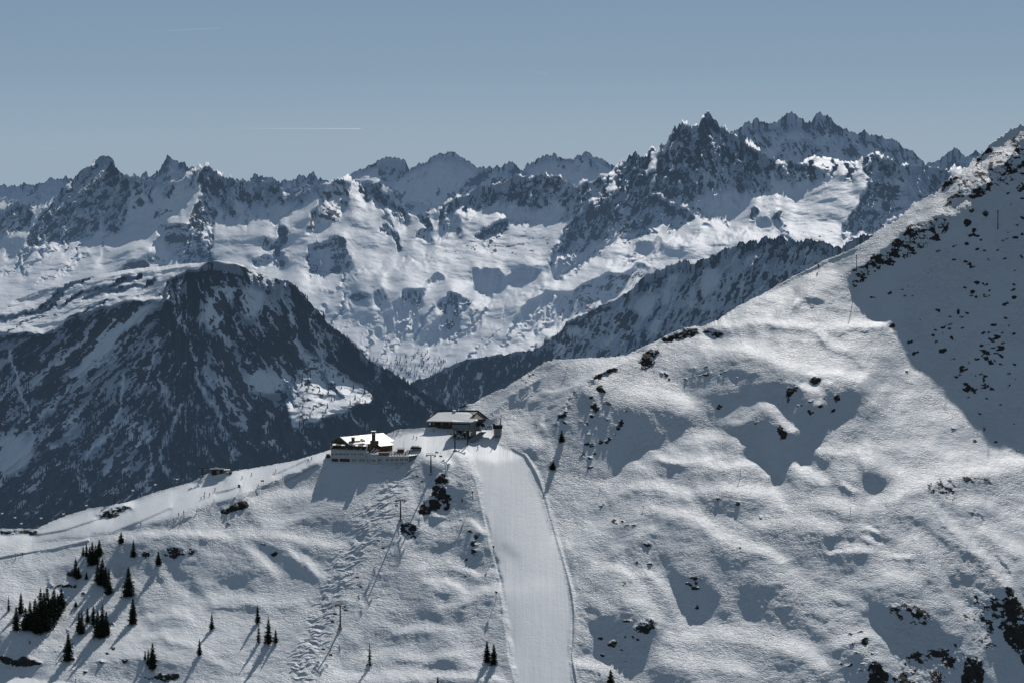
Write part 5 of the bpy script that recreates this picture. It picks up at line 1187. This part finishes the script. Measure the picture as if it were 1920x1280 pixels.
skier(land(142, 1277), .3, 1, 'person in a red jacket on the snow road at the bottom left')

# ================================================================== spruces
def bark_and_needles():
    m, nt = new_mat('spruce needles')
    pos = N(nt, 'ShaderNodeTexCoord').outputs['Object']
    n = N(nt, 'ShaderNodeTexNoise', {'Vector': pos, 'Scale': 1.4, 'Detail': 4.0}).outputs[0]
    c = N(nt, 'ShaderNodeMixRGB', {0: n, 1: (.010, .016, .011, 1), 2: (.055, .068, .042, 1)})
    b = N(nt, 'ShaderNodeBsdfPrincipled', {'Base Color': c.outputs[0], 'Roughness': .8, 'Specular IOR Level': .2})
    finish(nt, b.outputs[0], False); return m
C_NEEDLE = bark_and_needles(); C_BARK = pmat('spruce bark', (.06, .045, .035), .9, var=.4, sc=3)
def spruce_mesh(seed, width, dens, gap):
    """Unit-height spruce crown: whorls of drooping boughs, each with side twigs."""
    r = random.Random(seed); m = MB(); z = .06
    while z < .985:
        f = 1-z; R = width*(f**.72)*(1-.5*gap*abs(math.sin(z*19+seed)))*(.7+.5*r.random())
        if z < .12: R *= .9
        n = max(4, int((7+7*f)*dens))
        for k in range(n):
            if r.random() < gap*.4: continue
            a = 2*math.pi*(k+r.random()*.9)/n; L = R*r.uniform(.4, 1.25); droop = r.uniform(.15, .5)*L
            ca, sa = math.cos(a), math.sin(a); seg = 4; wd = L*.15+.005
            pr = (0, 0, z); side = (-sa, ca)
            for j in range(seg):
                t0, t1 = j/seg, (j+1)/seg
                q = lambda t: (ca*L*t, sa*L*t, z-droop*t**1.4+.10*L*t*t)
                a0, a1 = q(t0), q(t1); w0 = wd*(1-.55*t0)*r.uniform(.6, 1.2); w1 = wd*(1-.55*t1)*r.uniform(.2, .9)
                hang = .018+.03*f*r.random()
                m.add([a0, (a0[0]+side[0]*w0, a0[1]+side[1]*w0, a0[2]-hang), a1, (a0[0]-side[0]*w0, a0[1]-side[1]*w0, a0[2]-hang)], [(0, 1, 2), (0, 2, 3)])
                if j > 0: m.add([a0, a1, (a0[0]*.98+side[0]*w1*.3, a0[1]*.98+side[1]*w1*.3, a0[2]-hang*1.7)], [(0, 1, 2)])
        z += r.uniform(.024, .042)*(1.0+.5*gap)
    m.tube((0, 0, .93), (0, 0, 1.0), .006, .001, 4)
    me = bpy.data.meshes.new('crown'); me.from_pydata(m.v, [], m.f); me.update(); me.materials.append(C_NEEDLE); return me
CROWNS = [spruce_mesh(1, .21, 1.5, .25), spruce_mesh(2, .26, 1.7, .15), spruce_mesh(3, .18, 1.2, .5), spruce_mesh(4, .33, 1.9, .2), spruce_mesh(5, .16, 1.0, .7)]
tk = MB().tube((0, 0, -.12), (0, 0, .93), .014, .004, 7); TRUNK = bpy.data.meshes.new('trunk'); TRUNK.from_pydata(tk.v, [], tk.f); TRUNK.materials.append(C_BARK)
def spruce(px, ytop, ybase, kind, label, group=None, wide=1.0):
    p = land(px, ybase); D = p.y; h = (ybase-ytop)*D/FPX*1.02
    o = thing('spruce_tree', label, 'spruce', p, group, rng.uniform(0, 6.28)); o.scale = (h*wide, h*wide, h)
    for nm, me in (('trunk', TRUNK), ('crown', CROWNS[kind])):
        c = bpy.data.objects.new(nm, me); COL.objects.link(c); c.parent = o
    return o
CL1 = ('spruce in the tight row of trees along the top of the left rocky gully', 'spruces along the top of the rocky gully')
CL2 = ('spruce in the black dense clump at the lower left edge', 'spruces of the dense clump at the lower left')
CL3 = ('spruce in the loose middle group below the rocky gully', 'spruces of the middle group below the gully')
for (x, a, b, k, l, g, w_) in [
    (227, 996, 1018, 3, 'lone squat spruce on the bright crest, highest of the left trees', None, 1.1), (250, 1010, 1044, 0, 'slim spruce just right below the highest one', None, 1.1),
    (162, 1016, 1044, 0, *CL1, 1), (173, 1014, 1058, 1, *CL1, 1), (186, 1010, 1042, 3, *CL1, 1), (156, 1022, 1041, 0, *CL1, 1.2), (142, 1044, 1082, 0, *CL1, 1.2), (162, 1071, 1085, 1, *CL1, 1.2), (179, 1020, 1056, 1, *CL1, 1),
    (168, 1024, 1052, 1, *CL1, 1.1), (183, 1048, 1090, 0, *CL1, 1), (192, 1045, 1096, 1, *CL1, 1), (188, 1056, 1096, 0, *CL1, 1.1), (204, 1064, 1114, 0, *CL1, 1), (198, 1060, 1100, 1, *CL1, .9), (147, 1062, 1084, 3, *CL1, 1.1),
    (241, 1061, 1117, 1, 'tall broad spruce with a dark skirt, upper of the two right of the gully', None, 1.1), (249, 1118, 1168, 1, 'spruce with long boughs, lower of the two right of the gully', None, .95),
    (16, 1115, 1145, 2, 'thin sparse spruce at the left edge, apart from the clump', None, 1), (39, 1108, 1150, 0, *CL2, 1.1), (30, 1135, 1180, 1, *CL2, .9), (56, 1125, 1178, 1, *CL2, .9), (76, 1100, 1182, 0, *CL2, 1), (88, 1097, 1173, 1, *CL2, .9), (101, 1102, 1160, 3, *CL2, .9),
    (115, 1102, 1141, 3, *CL2, 1), (66, 1120, 1182, 1, *CL2, 1), (48, 1138, 1180, 3, *CL2, 1), (95, 1120, 1168, 3, *CL2, 1), (84, 1125, 1182, 3, *CL2, 1), (108, 1112, 1150, 3, *CL2, 1), (70, 1135, 1186, 3, *CL2, .9), (82, 1108, 1165, 1, *CL2, 1),
    (148, 1144, 1185, 0, *CL3, 1), (153, 1142, 1188, 0, *CL3, 1), (164, 1136, 1166, 0, *CL3, 1.1), (175, 1133, 1171, 0, *CL3, 1.1), (183, 1142, 1192, 1, *CL3, 1), (192, 1130, 1192, 0, *CL3, 1), (199, 1144, 1189, 1, *CL3, 1), (190, 1150, 1194, 3, *CL3, 1),
    (128, 1184, 1238, 1, 'full dark spruce standing alone below the dense clump', None, 1.0), (272, 1218, 1236, 0, 'smallest left spruce of the trio at the bottom', None, 1.1), (278, 1215, 1246, 0, 'middle spruce of the trio at the bottom', None, .9),
    (286, 1203, 1253, 1, 'tallest spruce of the trio at the bottom, with a dark round base', None, .95), (142, 1126, 1137, 3, 'small dark bushy spruce between the dense clump and the gully', None, 1.5),
    (297, 1032, 1058, 3, 'bushy spruce among the row of black rocks under the bright crest', None, 1.0), (397, 1147, 1180, 0, 'upper of two lone slim spruces on the open slope', None, .9), (374, 1196, 1228, 0, 'lower of two lone slim spruces on the open slope', None, 1.0),
    (483, 1131, 1168, 0, 'uppermost slim spruce of the four beside the moguls', None, .9), (485, 1166, 1204, 2, 'sparse left spruce of the four beside the moguls', None, 1), (503, 1154, 1207, 0, 'tallest spruce of the four beside the moguls', None, 1), (517, 1177, 1205, 0, 'short right spruce of the four beside the moguls', None, 1.1),
    (693, 1203, 1247, 4, 'thin ragged spruce standing alone near the bottom centre', None, 1.3), (913, 1200, 1240, 1, 'left spruce of the pair beside the lower piste', None, 1), (926, 1205, 1245, 1, 'right spruce of the pair beside the lower piste', None, 1),
    (821, 1266, 1290, 0, 'spruce top peeping in at the bottom edge left of the piste', None, 1.2), (1145, 1254, 1292, 3, 'bushy spruce cut by the bottom edge right of the piste', None, 1.1), (1037, 861, 880, 3, 'small dark spruce at the corner of the shaded bowl', None, 1.2),
    (1053, 805, 828, 3, 'little spruce alone inside the shaded bowl', None, 1.1)]:
    spruce(x, a, b, k, l, g, w_)

# ================================================================== far woods on the valley walls (one mass)
def woods(name, field_land, regions, n, hpx, lab_seed):
    L = LANDS[field_land]; r = random.Random(lab_seed); m_v = []; m_f = []
    cnt = 0; tries = 0
    def inside(x, y, poly):
        c = False
        for i in range(0, len(poly), 2):
            xa, ya = poly[i], poly[i+1]; xb, yb = poly[(i+2) % len(poly)], poly[(i+3) % len(poly)]
            if (ya > y) != (yb > y) and x < (xb-xa)*(y-ya)/(yb-ya)+xa: c = not c
        return c
    tot = sum(w_ for _, w_ in regions)
    for poly, w_ in regions:
        x0, x1, y0, y1 = min(poly[0::2]), max(poly[0::2]), min(poly[1::2]), max(poly[1::2]); k = int(n*w_/tot); c = 0; t = 0
        while c < k and t < k*12:
            t += 1; x, y = r.uniform(x0, x1), r.uniform(y0, y1)
            if not inside(x, y, poly) or fbm(np.array(x/22.), np.array(y/30.), 2, 5) < -.28: continue
            c += 1; p = surf(field_land, x, y); h = r.uniform(*hpx)*p.y/FPX; R = h*r.uniform(.13, .19); b = len(m_v); a0 = r.random()*6
            for (zz, rr) in ((0, R), (.45*h, R*.62)):
                m_v += [(p.x+rr*math.cos(a0+q*1.2566), p.y+rr*math.sin(a0+q*1.2566), p.z+zz-1) for q in range(5)]
            m_v += [(p.x, p.y, p.z+.62*h), (p.x, p.y, p.z+h)]
            m_f += [(b+q, b+(q+1) % 5, b+10) for q in range(5)]+[(b+5+q, b+5+(q+1) % 5, b+11) for q in range(5)]
    me = bpy.data.meshes.new(name); me.from_pydata(m_v, [], m_f); me.update()
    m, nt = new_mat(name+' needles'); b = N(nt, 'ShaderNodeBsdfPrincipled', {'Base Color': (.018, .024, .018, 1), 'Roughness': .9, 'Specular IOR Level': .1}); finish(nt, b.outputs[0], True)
    me.materials.append(m); o = bpy.data.objects.new(name, me); COL.objects.link(o); o['kind'] = 'stuff'
    return o
o = woods('conifer_wood', 'shaded_mountain', [((478,742,500,757,530,772,545,797,620,787,665,767,703,746,722,712,745,705,775,726,800,760,900,820,900,900,560,880,500,880,450,868,470,800), 3.2), ((640,628,700,682,760,716,775,728,740,735,700,715,650,680,620,640), .7),
     ((300,850,380,790,450,800,480,850,500,900,380,900,300,900), 1.3), ((0,900,60,890,100,855,180,870,260,900,330,905,300,930,100,990,0,990), 1.7), ((180,740,300,760,420,790,400,850,250,830,150,820), .5), ((540,680,600,650,700,740,620,780,560,800), .07),
     ((0,700,60,720,60,800,0,820), .2), ((540,530,580,560,640,630,610,625,560,570), .08)], 5200, (7, 13), 3)
tag(o, 'dark conifer wood clothing the foot of the shaded mountain', 'wood')
o = woods('conifer_wood', 'rocky_ridge', [((700,762,740,738,775,720,830,700,880,680,1000,660,1030,650,1010,690,900,740,860,770,740,800,620,850,600,830), 3), ((1030,655,1080,610,1110,600,1080,660), .12), ((1000,662,1006,648,1060,625,1040,650), .1)], 2000, (7, 12), 4)
tag(o, 'dark conifer wood on the lower ridge right of the valley mouth', 'wood')
o = woods('conifer_wood', 'mountain_range', [((690,690,740,670,800,660,860,680,830,705,780,712,730,705), 1), ((640,640,700,660,720,690,700,690), .2)], 170, (4, 8), 6)
tag(o, 'scattered small conifers on the snowy valley head', 'wood')

# ================================================================== vapour trails
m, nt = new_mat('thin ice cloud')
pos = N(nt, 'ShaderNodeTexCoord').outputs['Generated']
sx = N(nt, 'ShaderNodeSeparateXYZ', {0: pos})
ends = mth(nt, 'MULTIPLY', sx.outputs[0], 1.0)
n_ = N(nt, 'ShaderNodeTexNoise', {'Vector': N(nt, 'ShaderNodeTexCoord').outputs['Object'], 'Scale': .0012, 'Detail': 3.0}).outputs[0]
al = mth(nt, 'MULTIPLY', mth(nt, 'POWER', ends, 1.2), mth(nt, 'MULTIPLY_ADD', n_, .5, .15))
tr_ = N(nt, 'ShaderNodeBsdfTransparent', {}); em = N(nt, 'ShaderNodeEmission', {'Color': (.62, .68, .72, 1), 'Strength': 1.0})  # whiteness of the trail comes from added emission, not from sunlight
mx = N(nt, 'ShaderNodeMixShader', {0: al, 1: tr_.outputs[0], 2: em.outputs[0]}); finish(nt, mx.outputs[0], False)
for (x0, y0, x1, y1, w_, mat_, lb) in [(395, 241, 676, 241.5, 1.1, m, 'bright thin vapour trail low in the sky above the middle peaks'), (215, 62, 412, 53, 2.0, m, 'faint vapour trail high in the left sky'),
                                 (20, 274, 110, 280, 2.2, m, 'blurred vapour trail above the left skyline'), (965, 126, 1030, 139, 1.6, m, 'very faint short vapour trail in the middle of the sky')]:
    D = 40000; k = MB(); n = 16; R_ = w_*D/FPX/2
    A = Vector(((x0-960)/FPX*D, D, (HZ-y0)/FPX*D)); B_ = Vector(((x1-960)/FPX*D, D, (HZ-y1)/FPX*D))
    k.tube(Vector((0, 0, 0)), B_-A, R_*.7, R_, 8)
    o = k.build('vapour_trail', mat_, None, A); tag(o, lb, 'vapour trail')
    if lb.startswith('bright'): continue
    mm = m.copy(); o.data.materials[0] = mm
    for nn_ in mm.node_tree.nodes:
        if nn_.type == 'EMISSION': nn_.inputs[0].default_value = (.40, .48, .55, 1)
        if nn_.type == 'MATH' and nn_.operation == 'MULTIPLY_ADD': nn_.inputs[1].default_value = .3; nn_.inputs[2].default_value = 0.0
# ------------------------------------------------------------------ light, sky, camera
w = bpy.data.worlds.new("World"); scene.world = w; w.use_nodes = True
nt = w.node_tree
for n in list(nt.nodes): nt.nodes.remove(n)
sky = N(nt, 'ShaderNodeTexSky', sky_type='NISHITA', sun_disc=False, sun_elevation=SUN_EL, sun_rotation=SUN_AZ, altitude=2000.0, air_density=1.0, dust_density=1.0, ozone_density=1.5)
tc = N(nt, 'ShaderNodeTexCoord').outputs['Generated']
sz = N(nt, 'ShaderNodeSeparateXYZ', {0: tc}).outputs[2]
cr = N(nt, 'ShaderNodeValToRGB', {0: N(nt, 'ShaderNodeMapRange', {0: sz, 1: -.06, 2: .30}).outputs[0]})
el = cr.color_ramp.elements
el[0].position = 0; el[0].color = (.05, .07, .09, 1); el[1].position = 1; el[1].color = (.11, .15, .20, 1)
for p_, c_ in [(.06, (.05, .07, .09)), (.09, (.258, .350, .446)), (.19, (.244, .336, .436)), (.30, (.196, .284, .388)), (.39, (.176, .264, .370)), (.55, (.125, .182, .25))]:
    e = el.new(p_); e.color = (*c_, 1)
# clear winter air: the physical sky, pulled towards its measured blue-grey
sk = N(nt, 'ShaderNodeMixRGB', {0: .93, 1: N(nt, 'ShaderNodeMixRGB', {0: 1.0, 1: sky.outputs[0], 2: (.06, .06, .06, 1)}, blend_type='MULTIPLY').outputs[0], 2: cr.outputs[0]})
bg = N(nt, 'ShaderNodeBackground', {'Color': sk.outputs[0], 'Strength': 1.12})
o = N(nt, 'ShaderNodeOutputWorld', {0: bg.outputs[0]})
sl = bpy.data.lights.new('sun', 'SUN'); sl.energy = 4.15; sl.angle = math.radians(.53); sl.color = (1, .958, .91)
so = bpy.data.objects.new('sun', sl); COL.objects.link(so)
sd = Vector((math.cos(SUN_EL)*math.sin(SUN_AZ), math.cos(SUN_EL)*math.cos(SUN_AZ), math.sin(SUN_EL)))
so.rotation_euler = sd.to_track_quat('Z', 'Y').to_euler(); so.location = (0, 0, 800)
cd = bpy.data.cameras.new('camera'); cd.sensor_width = 36; cd.lens = 70; cd.shift_y = (HZ-640)/1920.0
cd.clip_start = 1; cd.clip_end = 90000
co = bpy.data.objects.new('camera', cd); COL.objects.link(co); co.rotation_euler = (math.pi/2, 0, 0)
scene.camera = co
scene.view_settings.view_transform = 'Standard'; scene.view_settings.look = 'None'; scene.view_settings.exposure = 0
scene.render.engine = 'CYCLES'
try: scene.cycles.use_denoising = True
except Exception: pass
scene.cycles.max_bounces = 4; scene.cycles.diffuse_bounces = 2
